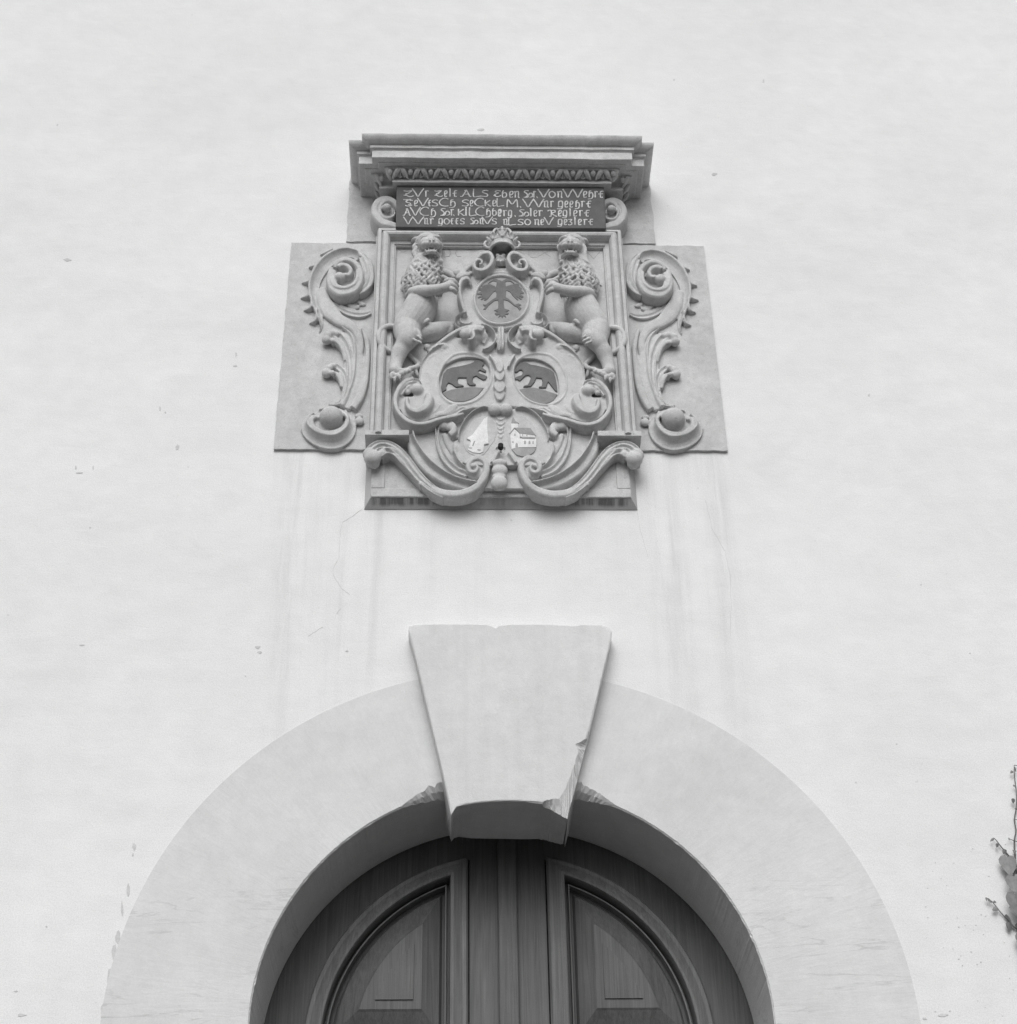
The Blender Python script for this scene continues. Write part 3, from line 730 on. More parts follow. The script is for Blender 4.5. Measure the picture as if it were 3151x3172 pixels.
# ================================================================== SIDE PANELS with scrolls
DEPTH[:] = [.010, .6]
def side_panel(side):
    lab = ('grey stone side panel left of the coat of arms, carved with scrolls and leaf spikes' if side < 0 else
           'grey stone side panel right of the coat of arms, carved with scrolls and leaf spikes')
    t = thing('scroll_panel', (AX+side*.67, 0, 4.08+EYE), lab, 'carved panel', 'carved scroll panels beside the coat of arms')
    bm = bmesh.new()
    x0, x1 = (-.682, -.325) if side < 0 else (.645, .998)
    zt = 5.163+EYE; zb = 4.081+EYE
    prism(bm, rough([(x0, zb), (x1, zb), (x1, zt-.003), (x0, zt)], .018, .003, 21+side, skip=(1,)), -.012, .02)
    put('slab', bm, M_STONE, t)
    mir = (lambda b: b) if side < 0 else mirrored
    e0 = .010
    # --- upper C scroll with its spiked back
    bm = bmesh.new()
    sweep(bm, S1, [(1490, 330, 60, .045), (1440, 235, 62, .05), (1270, 205, 70, .055), (1090, 255, 88, .055), (920, 370, 105, .055), (780, 530, 110, .055), (690, 720, 105, .055), (665, 900, 98, .052), (685, 1090, 80, .05), (730, 1260, 62, .048), (790, 1420, 48, .046), (810, 1530, 34, .042), (800, 1640, 18, .034), (765, 1725, 6, .024)], e0, 'rimR', n=6)
    sweep(bm, S1, [(800, 900, 90, .03), (860, 1120, 130, .034), (980, 1320, 150, .034), (1150, 1480, 110, .034), (1320, 1560, 90, .036), (1450, 1680, 80, .038), (1525, 1850, 70, .034), (1540, 2050, 56, .028), (1530, 2300, 20, .016)], e0, 'soft', n=6)
    for tip, root in [((575, 525), (690, 440)), ((450, 815), (610, 640)), ((435, 1090), (585, 900)), ((490, 1320), (625, 1080)), ((590, 1560), (720, 1290))]:
        cx_ = root[0]-.15*(root[0]-tip[0]); cy_ = tip[1]-.12*(tip[1]-root[1])
        sweep(bm, S1, [(root[0]+20, root[1]-40, 18, .05), (root[0]-2, (root[1]*1.2+cy_*.8)/2, 30, .05), (cx_-4, cy_-34, 34, .046), ((cx_+tip[0])/2, tip[1]-28, 24, .034), (tip[0]+6, tip[1]-10, 10, .022), (tip[0]-16, tip[1]-2, 3, .014)], e0, 'round', n=5)
    sweep(bm, S1, [(790, 290, 6, .018), (900, 225, 22, .03), (1030, 165, 16, .03)], e0, 'soft', n=4)
    sculpt('upper_scroll', mir(bm), M_STONE, t, .003, 3)
    # --- volute with its two curls
    bm = bmesh.new()
    sweep(bm, S1, [(1010, 520, 60, .06), (960, 700, 62, .075), (1000, 860, 78, .088), (1110, 960, 84, .092), (1260, 975, 82, .094), (1420, 920, 78, .094), (1520, 790, 72, .094), (1540, 620, 66, .092), (1490, 480, 60, .09), (1380, 390, 54, .088), (1240, 365, 50, .086), (1110, 420, 46, .084), (1060, 520, 40, .08)], e0, 'soft', n=6)
    sweep(bm, S1, [(1130, 500, 42, .085), (1210, 460, 46, .092), (1310, 490, 50, .097), (1360, 570, 50, .1), (1320, 645, 46, .1), (1240, 640, 36, .098)], e0, 'soft', n=6)
    sweep(bm, S1, [(1030, 560, 80, .07), (1010, 700, 90, .085), (1060, 830, 70, .1), (1180, 885, 46, .104), (1310, 875, 44, .104), (1430, 800, 44, .104), (1480, 680, 40, .1), (1470, 560, 30, .095)], e0, 'soft', n=6)
    ball(bm, S1, 1150, 720, .085, 108)
    sweep(bm, S1, [(1200, 520, 190, .04), (1230, 720, 260, .045), (1240, 860, 190, .045)], e0, 'soft', n=4)
    sculpt('volute', mir(bm), M_STONE, t, .003, 3)
    # --- fluted leaf behind the volute and the small leaf below it
    bm = bmesh.new()
    sweep(bm, S1, [(1500, 230, 40, .03), (1620, 380, 100, .05), (1680, 580, 110, .06), (1660, 760, 105, .065), (1580, 900, 85, .065), (1480, 990, 40, .055)], e0, 'flute', n=6)
    sweep(bm, S1, [(1790, 620, 12, .05), (1775, 730, 26, .058), (1720, 850, 34, .064), (1620, 950, 30, .066), (1510, 1010, 18, .06)], e0, 'soft', n=5)
    sweep(bm, S1, [(1740, 380, 10, .04), (1760, 500, 16, .046), (1770, 610, 12, .04)], e0, 'soft', n=5)
    sweep(bm, S1, [(1030, 1070, 14, .012), (1100, 1230, 34, .018), (1230, 1330, 44, .022), (1400, 1390, 48, .024), (1580, 1400, 44, .026), (1740, 1350, 24, .024)], e0, 'rim', n=5)
    sweep(bm, S1, [(1130, 1140, 14, .014), (1230, 1260, 26, .018), (1420, 1330, 28, .02), (1580, 1340, 18, .02)], e0, 'soft', n=5)
    for p_ in ([(1250, 1180, 20, .014), (1400, 1250, 44, .018), (1520, 1250, 30, .018)], [(1480, 1160, 16, .014), (1560, 1190, 40, .02), (1640, 1210, 14, .016)]):
        sweep(bm, S1, p_, e0, 'soft', n=5)
    sculpt('acanthus_leaf', mir(bm), M_STONE, t, .0028, 2)
    # --- stem: the bundle of fluted stalks with two curled tips
    bm = bmesh.new()
    sweep(bm, S2, [(960, 60, 60, .026), (1110, 200, 130, .03), (1190, 420, 160, .032), (1200, 650, 165, .032), (1170, 880, 150, .032), (1110, 1080, 120, .032), (1060, 1230, 80, .03)], e0, 'soft', n=5)
    sweep(bm, S2, [(1020, -75, 30, .04), (1160, 5, 60, .044), (1240, 130, 70, .048), (1270, 300, 72, .05), (1270, 500, 74, .05), (1250, 700, 70, .05), (1200, 880, 62, .05), (1130, 1040, 52, .05), (1040, 1190, 40, .05)], e0, 'rimR', n=6)
    sweep(bm, S2, [(1330, -40, 20, .02), (1400, 150, 42, .03), (1420, 330, 40, .034), (1395, 600, 55, .036), (1360, 850, 62, .04), (1290, 1060, 64, .044), (1190, 1220, 55, .044)], e0, 'soft', n=6)
    sweep(bm, S2, [(780, 120, 40, .05), (850, 60, 62, .056), (960, 90, 62, .056), (1060, 220, 60, .054), (1120, 400, 56, .05), (1140, 600, 52, .048), (1130, 800, 48, .046), (1090, 1000, 42, .046), (1010, 1180, 34, .046)], e0, 'rim', n=6)
    ball(bm, S2, 775, 165, .05, 80, (1, 1, 1.1)); ball(bm, S2, 792, 105, .055, 76); ball(bm, S2, 850, 75, .055, 72); ball(bm, S2, 920, 80, .05, 60)
    sweep(bm, S2, [(850, 190, 30, .05), (900, 160, 36, .056), (980, 230, 34, .054), (1030, 340, 28, .048), (1060, 480, 20, .04)], e0, 'soft', n=5)
    ball(bm, S2, 866, 185, .056, 44)
    sweep(bm, S2, [(790, 640, 36, .03), (860, 560, 44, .034), (960, 590, 46, .038), (1040, 690, 42, .042), (1062, 830, 36, .042), (1050, 980, 30, .042), (990, 1120, 24, .04), (930, 1160, 18, .036), (800, 1180, 16, .03)], e0, 'rim', n=6)
    ball(bm, S2, 775, 690, .04, 80, (1, 1, 1.1)); ball(bm, S2, 865, 690, .058, 48); ball(bm, S2, 800, 620, .045, 66); ball(bm, S2, 870, 580, .045, 52)
    sweep(bm, S2, [(870, 680, 40, .045), (940, 700, 40, .045), (985, 790, 32, .042), (1000, 900, 18, .036)], e0, 'soft', n=5)
    sculpt('leaf_stem', mir(bm), M_STONE, t, .003, 2)
    # --- lower scroll: oval ring, ball and small leaf
    bm = bmesh.new()
    sweep(bm, S2, [(640, 1240, 20, .05), (800, 1200, 40, .062), (960, 1220, 52, .07), (1090, 1300, 60, .075), (1165, 1430, 66, .078), (1110, 1580, 80, .08), (960, 1690, 84, .08), (790, 1710, 84, .08), (610, 1660, 80, .078), (470, 1560, 72, .076), (420, 1450, 60, .07), (470, 1330, 50, .066), (560, 1270, 40, .058)], e0, 'rimR', n=6, closed=False)
    sweep(bm, S2, [(700, 1300, 60, .035), (760, 1420, 240, .045), (860, 1560, 160, .04)], e0, 'soft', n=5)
    sweep(bm, S2, [(1060, 1260, 30, .066), (1100, 1400, 40, .07), (1030, 1540, 46, .074), (880, 1610, 48, .076), (700, 1610, 48, .076), (570, 1530, 48, .074), (530, 1430, 44, .07), (570, 1370, 40, .066), (640, 1370, 36, .062)], e0, 'soft', n=6)
    plate(bm, S2, catmull([(640, 1280), (845, 1230), (1050, 1290), (1130, 1440), (1050, 1600), (845, 1660), (600, 1600), (480, 1450)], 5, True), .04, -.005)
    ball(bm, S2, 845, 1390, .075, 188)
    sweep(bm, S2, [(830, 1280, 20, .118), (880, 1262, 24, .12), (960, 1290, 20, .112)], .0, 'soft', n=4)
    ball(bm, S2, 1290, 1450, .03, 78, (1, .7, 1)); ball(bm, S2, 1280, 1370, .02, 66, (1, .6, .8))
    sculpt('lower_scroll', mir(bm), M_STONE, t, .003, 3)
    return t
side_panel(-1); side_panel(1)
DEPTH[:] = [0., 1.]

# ================================================================== COAT OF ARMS
arm = thing('coat_of_arms', (AX, 0, 3.79+EYE), 'carved sandstone coat of arms with two lions, a crown and painted oval shields', 'coat of arms')
# --- lower plate with splayed edge
bm = bmesh.new()
zb, zt = 3.838+EYE, 4.12+EYE
xl, xr = -.318, .624
def rect(x0, x1, z0, z1): return [(x0, z0), (x1, z0), (x1, z1), (x0, z1)]
box(bm, xl, xr, -.034, .0, zb, zt)
put('base_plate', bm, M_STONE, arm)
bm = bmesh.new(); loft(bm, [(rect(xl-.022, xr+.022, zb-.028, zt), .01), (rect(xl-.022, xr+.022, zb-.028, zt), -.004), (rect(xl-.0005, xr+.0005, zb-.0005, zt-.001), -.0335)], cap=False)
put('splayed_edge', bm, M_SPLAY, arm)
bm = bmesh.new()                    # raised border of the lower plate
box(bm, xl+.002, xr-.002, -.040, -.030, zb+.001, zb+.040)
box(bm, xl+.002, xl+.050, -.0402, -.030, zb+.0405, 4.075+EYE); box(bm, xr-.050, xr-.002, -.0402, -.030, zb+.0405, 4.075+EYE)
put('plate_border', bm, M_STONE, arm, bevel=.003)

# --- field and frame
def curve_pts(crop, pts, e):
    out = []
    for p in catmull(pts, 6):
        a = crop(p); w_ = P(a[0], a[1], e); out.append((w_.x, w_.z))
    return out
apron = curve_pts(L7, [(650, 170), (700, 300), (800, 450), (920, 570), (1060, 690), (1200, 765), (1380, 830), (1560, 860)], .09)
zl = 4.085+EYE
left = [(-.335, zl), (apron[0][0], zl)]+apron
right = [(2*AX-x, z) for x, z in left][::-1]
bm = bmesh.new(); prism(bm, [(-.335, 5.150+EYE)]+left+right+[(2*AX+.335, 5.150+EYE)], -.062, -.005)
put('field', bm, M_STONE, arm)
# frame moulding (left, top, right) as one mitred run
FP = [(0, .03), (.004, .07), (.010, .098), (.022, .102), (.0225, .088), (.026, .088), (.027, .100), (.033, .110), (.041, .113), (.049, .108), (.055, .094), (.058, .078), (.0585, .068), (.074, .066), (.0745, .058), (.080, .056), (.081, .040)]
xl2, xr2, zt2 = -.334, .659, 5.160+EYE
bm = bmesh.new(); rings = []
for cxx, czz, sx, sz in ((xl2, zl-.006, 1, 0), (xl2, zt2, 1, -1), (xr2, zt2, -1, -1), (xr2, zl-.006, -1, 0)):
    rings.append([bm.verts.new((cxx+sx*t_, -(.064+(e-.04)*.75 if e >= .04 else .03), czz+sz*t_)) for t_, e in FP])
for A, B in zip(rings, rings[1:]):
    for j in range(len(FP)-1): bm.faces.new((A[j], A[j+1], B[j+1], B[j]))
bm.faces.new(rings[0]); bm.faces.new(rings[-1][::-1])
put('frame_moulding', bm, M_STONE, arm)
# ledges and the moulding that sweeps down to the foot
for s_ in (-1, 1):
    bm = bmesh.new()
    xa = X(s_, .506); xb = X(s_, .345); x0, x1 = min(xa, xb), max(xa, xb)
    box(bm, x0, x1, -.108, -.03, P(1200, 1347, .108).z, P(1200, 1331, .108).z)
    put('ledge', bm, M_STONE, arm, bevel=.002)
b2 = bmesh.new()
sweep(b2, L7, [(650, 150, 58, .055), (690, 270, 60, .055), (780, 420, 58, .055), (900, 560, 56, .055), (1050, 680, 54, .055), (1200, 765, 52, .055), (1380, 825, 46, .052), (1560, 855, 40, .05)], .045, 'rimL', n=6)
sweep(b2, L7, [(640, 240, 40, .04), (700, 420, 52, .045), (830, 610, 55, .045), (1000, 750, 55, .045), (1200, 850, 52, .045), (1450, 910, 46, .04)], .03, 'soft', n=6)
b3 = mirrored(b2)
sculpt('apron_moulding', b2, M_STONE, arm, .003, 2)
sculpt('apron_moulding', b3, M_STONE, arm, .003, 2)

# --- date letters on the field; shade of the cuts painted as darker strips
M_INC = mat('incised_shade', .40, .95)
R1 = Crop(1660, 720, 300/1919)
def numeral(crop, strokes, w_):
    bm = bmesh.new()
    for i, pts in enumerate(strokes):
        for j, (a, b) in enumerate(zip(pts, pts[1:])): sweep(bm, crop, [(a[0], a[1], w_, .0008), (b[0], b[1], w_, .0008)], .0621+.0001*(i+j), 'flat', n=1)
    put('numeral_shade', bm, M_INC, arm)
numeral(A1, [[(440, 305), (575, 390), (710, 310)]], 5)
numeral(A1, [[(1390, 480), (1390, 320), (1480, 330), (1520, 400), (1480, 470), (1390, 480)]], 5)
numeral(A1, [[(1700, 330), (1640, 340), (1600, 400), (1640, 470), (1720, 470)]], 5)
numeral(R1, [[(60, 320), (300, 480)], [(320, 330), (40, 470)]], 5)
numeral(R1, [[(1000, 360), (1150, 520), (1310, 330)]], 5)
numeral(C3, [[(1430, 420), (1430, 575), (1580, 575)]], 4)

DEPTH[:] = [.062, .5]
# --- leaf scrolls at the lower corners and the big C scrolls
def leaf_scroll():
    bm = bmesh.new()
    sweep(bm, L7, [(110, 500, 60, .085), (130, 400, 72, .095), (220, 325, 58, .095), (340, 320, 56, .09), (470, 385, 62, .085), (590, 510, 66, .08), (700, 660, 66, .075), (820, 800, 62, .07), (960, 920, 56, .065), (1120, 1010, 40, .06)], .035, 'flute', n=6)
    ball(bm, L7, 150, 520, .095, 118); ball(bm, L7, 110, 470, .09, 96); ball(bm, L7, 170, 590, .075, 80)
    sweep(bm, L7, [(260, 460, 40, .085), (340, 405, 44, .088), (450, 440, 40, .08), (560, 560, 36, .07), (680, 710, 26, .06)], .035, 'rim', n=6)
    ball(bm, L7, 285, 455, .1, 56)
    return bm
def big_c():
    bm = bmesh.new()
    sweep(bm, L7, [(775, 862, 26, .062), (830, 848, 42, .058), (940, 905, 54, .058), (1080, 970, 56, .06), (1250, 988, 54, .062), (1400, 965, 54, .068), (1540, 897, 56, .078), (1640, 785, 56, .09), (1690, 655, 54, .094), (1672, 555, 50, .096), (1590, 500, 48, .096), (1490, 528, 44, .096), (1440, 610, 40, .096), (1470, 685, 36, .096), (1540, 690, 30, .096), (1570, 630, 24, .096), (1530, 590, 20, .096)], .035, 'soft', n=7)
    ball(bm, L7, 1515, 625, .112, 34)
    sweep(bm, L7, [(1500, 560, 70, .07), (1560, 640, 80, .07), (1540, 720, 70, .066), (1480, 760, 40, .055)], .035, 'soft', n=4)
    return bm
for s_ in (-1, 1):
    f = (lambda b: b) if s_ < 0 else mirrored
    sculpt('leaf_scroll', f(leaf_scroll()), M_STONE, arm, .003, 3)
    sculpt('c_scroll', f(big_c()), M_STONE, arm, .003, 2)
# bead drop at the foot
bm = bmesh.new()
ball(bm, L7, 1868, 590, .13, 104, (1, .7, .62)); ball(bm, L7, 1866, 690, .12, 112, (1, .75, .85)); ball(bm, L7, 1860, 775, .115, 100, (1, .7, .45)); ball(bm, L7, 1860, 860, .12, 118, (1, .8, 1.0))
sweep(bm, L7, [(1860, 600, 70, .07), (1860, 860, 80, .07)], .035, 'soft', n=4)
sculpt('bead_drop', bm, M_STONE, arm, .003, 2)

# ---------------------------------------------------------------- lower cartouche with the two small ovals
low = None
bm = bmesh.new()
h = bmesh.new()
sweep(h, O8, [(760, 30, 40, .115), (640, 10, 44, .125), (500, 60, 50, .125), (350, 180, 52, .125), (235, 340, 48, .125), (175, 500, 44, .12), (165, 640, 36, .11)], .035, 'rimR', n=6)
sweep(h, L7, [(1325, 300, 26, .07), (1262, 310, 38, .085), (1240, 420, 38, .09), (1272, 520, 38, .09), (1340, 605, 36, .09), (1430, 660, 34, .09)], .035, 'rimL', n=6)
sweep(h, L7, [(1020, 70, 30, .07), (1025, 200, 30, .07), (1045, 330, 38, .068), (1095, 460, 44, .066), (1180, 580, 46, .066), (1290, 670, 46, .066), (1430, 730, 40, .066)], .035, 'rim', n=6)
sweep(h, L7, [(1140, 20, 50, .07), (1230, 60, 50, .085), (1245, 140, 52, .09), (1190, 190, 44, .085)], .035, 'soft', n=5)
ball(h, L7, 1112, 85, .085, 78); ball(h, L7, 1215, 110, .09, 74); ball(h, L7, 1265, 235, .07, 44)
sweep(h, L7, [(1110, 180, 30, .05), (1180, 300, 60, .045), (1260, 430, 60, .045)], .035, 'soft', n=4)
sweep(h, O8, [(930, 880, 40, .11), (860, 980, 44, .11), (790, 1090, 40, .105)], .035, 'soft', n=4)
bm = both(h)
plate_sym(bm, O8, [(1000, 60), (720, 30), (560, 60), (400, 150), (260, 290), (170, 450), (140, 640), (20, 700), (20, 860), (110, 1030), (260, 1120), (560, 1160), (1000, 1160)], .115, .03)
# knob pair above, scales between the ovals
for s_ in (-1, 1):
    ball(bm, O8, 960+s_*112, 60, .135, 135)
for i, y in enumerate((230, 330, 420, 500, 590)):
    r_ = 90-i*12
    sweep(bm, O8, [(965-r_, y-40, 12, .09), (965-r_*.6, y, 14, .09), (965, y+16, 16, .092), (965+r_*.6, y, 14, .09), (965+r_, y-40, 12, .09)], .035, 'soft', n=4)
low = sculpt('lower_cartouche', bm, M_STONE, arm, .0028, 2)
OVL = [(700, 182), (560, 200), (420, 285), (305, 440), (245, 620), (240, 760), (300, 880), (420, 950), (560, 965), (650, 920), (750, 790), (850, 640), (900, 480), (880, 340), (800, 235)]
OVR = [(1240, 172), (1140, 240), (1085, 400), (1085, 560), (1115, 700), (1180, 850), (1280, 950), (1400, 985), (1520, 970), (1640, 880), (1690, 760), (1690, 600), (1640, 420), (1540, 280), (1400, 195), (1310, 170)]
def smooth_plate(bm, crop, pts, e1, e0, n=5):
    return plate(bm, crop, catmull(pts, n, True), e1, e0)
bm = bmesh.new(); smooth_plate(bm, O8, OVL, .1185, .1)
s1 = put('oval_shield', bm, M_FIELD, low); s1['label'] = 'pale oval painted with a white draped figure'
bm = bmesh.new(); smooth_plate(bm, O8, OVR, .1185, .1)
s2 = put('oval_shield', bm, M_FIELD, low); s2['label'] = 'pale oval painted with a white church'
def paint_each(lst, crop, mt, name, parent, e, th=.004):
    for pts in lst: paint([pts], crop, mt, name, parent, e, th)
def paint(lst, crop, mt, name, parent, e, th=.004, sm=0):
    bm = bmesh.new()
    for i, pts in enumerate(lst):
        if sm: pts = catmull(pts, sm, True)
        plate(bm, crop, pts, e+i*.0003, e-th)
    return put(name, bm, mt, parent)
paint([[(708, 190), (640, 235), (520, 400), (400, 560), (300, 620), (345, 660), (382, 690), (345, 780), (318, 850), (420, 905), (560, 918), (622, 885), (640, 740), (725, 720), (715, 560), (700, 420)]], O8, M_WHITE, 'draped_figure', low, .1235, .008)
paint_each([[(295, 625), (368, 655), (366, 670), (295, 640)], [(435, 680), (468, 672), (425, 775), (403, 770)], [(335, 803), (400, 810), (398, 825), (335, 820)], [(505, 838), (572, 845), (565, 865), (510, 862)], [(640, 735), (732, 726), (730, 740), (645, 752)]], O8, M_ROOFP, 'drapery_fold', low, .1248, .003)
paint_each([[(1172, 325), (1312, 318), (1308, 410), (1240, 420), (1180, 480)], [(1155, 520), (1232, 432), (1345, 530), (1345, 585), (1350, 800), (1185, 835), (1165, 640)], [(1352, 515), (1640, 555), (1645, 602), (1365, 590)], [(1347, 625), (1668, 632), (1672, 800), (1346, 800)]], O8, M_WHITE, 'church_wall', low, .1235, .008)
paint_each([[(1212, 185), (1178, 322), (1325, 322), (1262, 280), (1228, 230)], [(1238, 413), (1555, 418), (1662, 562), (1345, 520)], [(1236, 412), (1252, 420), (1160, 530), (1140, 526)], [(1350, 590), (1645, 603), (1650, 632), (1395, 630)]], O8, M_ROOFP, 'church_roof', low, .126, .006)
paint_each([[(1258, 800), (1262, 735), (1285, 712), (1308, 735), (1310, 795)], [(1430, 728), (1432, 680), (1449, 666), (1466, 680), (1468, 728)], [(1520, 730), (1522, 684), (1539, 670), (1556, 684), (1558, 730)], [(1597, 728), (1600, 684), (1612, 672), (1622, 684), (1620, 728)], [(1195, 705), (1198, 680), (1222, 680), (1224, 705)], [(1238, 565), (1240, 530), (1260, 530), (1262, 565)], [(1395, 570), (1396, 540), (1410, 540), (1411, 570)], [(1478, 575), (1480, 545), (1494, 545), (1495, 575)]], O8, mat('window_grey_paint', .38, .8), 'church_window', low, .1262, .004)
paint([[(1195, 850), (1300, 815), (1400, 812), (1560, 808), (1660, 812), (1630, 890), (1520, 968), (1400, 983), (1280, 948)]], O8, M_GROUNDP, 'church_hill', low, .1245, .008)
bm = bmesh.new(); px_ = O8((968, 762)); c_ = P(px_[0], px_[1], .13)
bmesh.ops.create_cone(bm, segments=18, radius1=.0098, radius2=.0098, depth=.02, cap_ends=True, matrix=Matrix.Translation(c_+Vector((0, .0078, 0))) @ Matrix.Rotation(math.pi/2, 4, 'X'))
put('drill_hole', bm, M_HOLE, low)
bm = bmesh.new()
sweep(bm, O8, [(880, 800, 20, .105), (930, 740, 22, .105), (965, 640, 30, .105), (1000, 740, 22, .105), (1050, 800, 20, .105)], .03, 'soft', n=4)
sweep(bm, O8, [(968, 800, 22, .105), (968, 870, 30, .105)], .03, 'soft', n=3)
sculpt('clasp', bm, M_STONE, low, .0025, 1)

# ---------------------------------------------------------------- middle cartouche with the two bears
h = bmesh.new()
# rim round the bear oval, raised so the picture lies sunk
RIM = [(868, 590, 44), (940, 450, 44), (1080, 315, 50), (1250, 275, 52), (1420, 282, 52), (1580, 340, 48), (1690, 450, 44), (1722, 600, 38), (1705, 760, 40), (1620, 920, 40), (1480, 1050, 40), (1310, 1112, 38), (1140, 1122, 36), (1000, 1075, 36), (890, 970, 36), (848, 850, 34), (838, 720, 34)]
sweep(h, B1, [(x, y, w_*.72, .040) for x, y, w_ in RIM], .085, 'round', n=5, closed=True)
# diagonal ribbon from the top volute down to the leaf head
sweep(h, E4, [(620, 870, 46, .13), (500, 845, 50, .13), (330, 850, 46, .125), (180, 900, 44, .12), (60, 965, 42, .115), (-60, 1045, 40, .11), (-180, 1140, 38, .105), (-280, 1220, 36, .095), (-360, 1280, 44, .08)], .035, 'soft', n=6)
ball(h, B1, 660, 190, .07, 62)
# leaf head scroll
sweep(h, B1, [(560, 740, 34, .09), (562, 600, 36, .095), (590, 460, 38, .1), (650, 350, 40, .105), (740, 250, 44, .11), (850, 180, 48, .112), (940, 160, 50, .108)], .035, 'rimL', n=6)
ball(h, B1, 925, 195, .1, 88, (1, .95, 1)); ball(h, B1, 905, 270, .09, 76); ball(h, B1, 960, 250, .085, 60)
sweep(h, B1, [(640, 440, 12, .08), (700, 350, 24, .085), (770, 305, 26, .085), (810, 320, 10, .08)], .035, 'soft', n=5)
# lower corner: C scroll, ball and cup
sweep(h, B1, [(430, 690, 46, .115), (320, 720, 52, .125), (220, 810, 52, .13), (150, 940, 50, .135), (130, 1080, 48, .135), (165, 1210, 48, .135), (250, 1320, 50, .135), (370, 1405, 48, .135), (520, 1440, 44, .13), (680, 1420, 42, .125), (830, 1370, 40, .12), (980, 1335, 38, .115), (1130, 1310, 34, .11), (1260, 1270, 28, .1)], .035, 'soft', n=6)
sweep(h, B1, [(520, 780, 60, .115), (470, 740, 70, .12), (350, 770, 60, .12), (250, 870, 50, .118), (215, 960, 34, .11)], .035, 'flute', n=6)
ball(h, B1, 490, 890, .12, 108); ball(h, B1, 360, 880, .12, 72); ball(h, B1, 335, 930, .125, 50)
sweep(h, B1, [(330, 1000, 34, .12), (325, 1090, 42, .13), (370, 1180, 50, .14), (470, 1225, 60, .145), (580, 1190, 76, .145), (660, 1110, 90, .14), (690, 1010, 86, .13), (660, 930, 50, .115)], .035, 'soft', n=6)
for x, y in [(650, 870), (700, 905), (740, 945), (768, 990), (780, 1030)]:
    ball(h, B1, x, y, .105, 30, (1, .8, .7))
# low leafwork along the bottom
sweep(h, B1, [(800, 1300, 20, .02), (960, 1260, 44, .028), (1080, 1180, 60, .032), (1150, 1160, 24, .028)], .1, 'soft', n=5)
sweep(h, B1, [(980, 1340, 14, .02), (1120, 1270, 30, .024), (1240, 1200, 30, .024), (1330, 1200, 10, .02)], .1, 'rim', n=5)
sweep(h, B1, [(700, 1280, 14, .018), (810, 1220, 22, .022), (870, 1130, 22, .022)], .1, 'soft', n=5)
# inner fins that meet between the ovals
sweep(h, B1, [(1690, 300, 22, .07), (1760, 400, 24, .075), (1800, 500, 22, .07)], .085, 'soft', n=5)
bm = both(h)
e1_ = EE(.115); half = traced(B1, [(1900, 120), (1500, 60), (1000, 10), (860, 130), (700, 300), (600, 430), (560, 600), (560, 760), (420, 1000), (180, 1000), (180, 1150), (260, 1300), (420, 1400), (600, 1410), (850, 1330), (1150, 1280), (1400, 1190), (1900, 1150)], e1_)
OBL = [(905, 545), (1000, 455), (1150, 380), (1330, 350), (1500, 368), (1640, 430), (1690, 560), (1680, 700), (1600, 870), (1450, 1015), (1300, 1080), (1150, 1092), (1020, 1052), (920, 965), (872, 850), (862, 700)]
OBR = [(270, 560), (290, 450), (400, 385), (540, 372), (700, 395), (860, 470), (960, 570), (1010, 720), (1025, 870), (1010, 990), (920, 1080), (780, 1130), (640, 1120), (500, 1050), (360, 930), (280, 760)]
half = [(AX, half[0][1])]+[p for p in half if p[0] < AX-.002]+[(AX, half[-1][1])]
hl_, hr_ = traced(B1, catmull(OBL, 5, True), e1_), traced(B2, catmull(OBR, 5, True), e1_)
holed(bm, half+[(2*AX-x, z) for x, z in half[1:-1]][::-1], [hl_, hr_], -e1_, -.045)
for i, (y, r_) in enumerate(((520, 66), (660, 84), (850, 98), (985, 86))):
    plate(bm, B1, catmull([(1856-r_, y-60), (1856-r_*.85, y+10), (1856-r_*.5, y+58), (1856, y+74), (1856+r_*.5, y+58), (1856+r_*.85, y+10), (1856+r_, y-60), (1856, y-130)], 4, True), .175-.012*i, .09)
    ball(bm, B1, 1856, y-30, .16-.012*i, r_*.72, (1, .45, 1))
# top: triple clamp and the two rolled leaves
sweep(bm, E4, [(912, 830, 50, .12), (912, 960, 64, .15), (912, 1100, 66, .155), (905, 1230, 58, .135)], .035, 'flute', n=5)
h = bmesh.new()
sweep(h, E4, [(560, 810, 36, .12), (690, 860, 44, .13), (775, 950, 48, .14), (785, 1050, 50, .145), (735, 1130, 50, .145), (650, 1190, 46, .135), (590, 1200, 30, .12)], .035, 'rimL', n=6)
sweep(h, E4, [(500, 880, 60, .12), (600, 960, 80, .12), (640, 1040, 60, .11), (600, 1140, 50, .1)], .035, 'soft', n=5)
ball(h, E4, 440, 1010, .115, 175, (1, .8, 1)); ball(h, E4, 340, 1080, .11, 105); ball(h, E4, 500, 1090, .11, 110); ball(h, E4, 560, 950, .12, 95)
sweep(h, E4, [(600, 900, 60, .17), (500, 870, 66, .185), (425, 910, 50, .195), (440, 1000, 44, .2), (400, 1060, 32, .195), (330, 1065, 22, .17)], .035, 'soft', n=6)
ball(h, E4, 295, 985, .165, 112); ball(h, E4, 440, 1020, .125, 190); ball(h, E4, 560, 1040, .125, 120); ball(h, E4, 330, 1085, .12, 100); ball(h, E4, 450, 1130, .12, 95)
bm = joinbm(bm, both(h))
midc = sculpt('middle_cartouche', bm, M_STONE, arm, .0028, 2)
def oval_in(crop, rim, name, lab, M_):
    pass
def grown(L, k_):
    cx_, cz_ = sum(p[0] for p in L)/len(L), sum(p[1] for p in L)/len(L)
    return [(cx_+(x-cx_)*k_, cz_+(z-cz_)*k_) for x, z in L]
bm = bmesh.new(); prism(bm, grown(hl_, 1.12), -.0745, -.05)
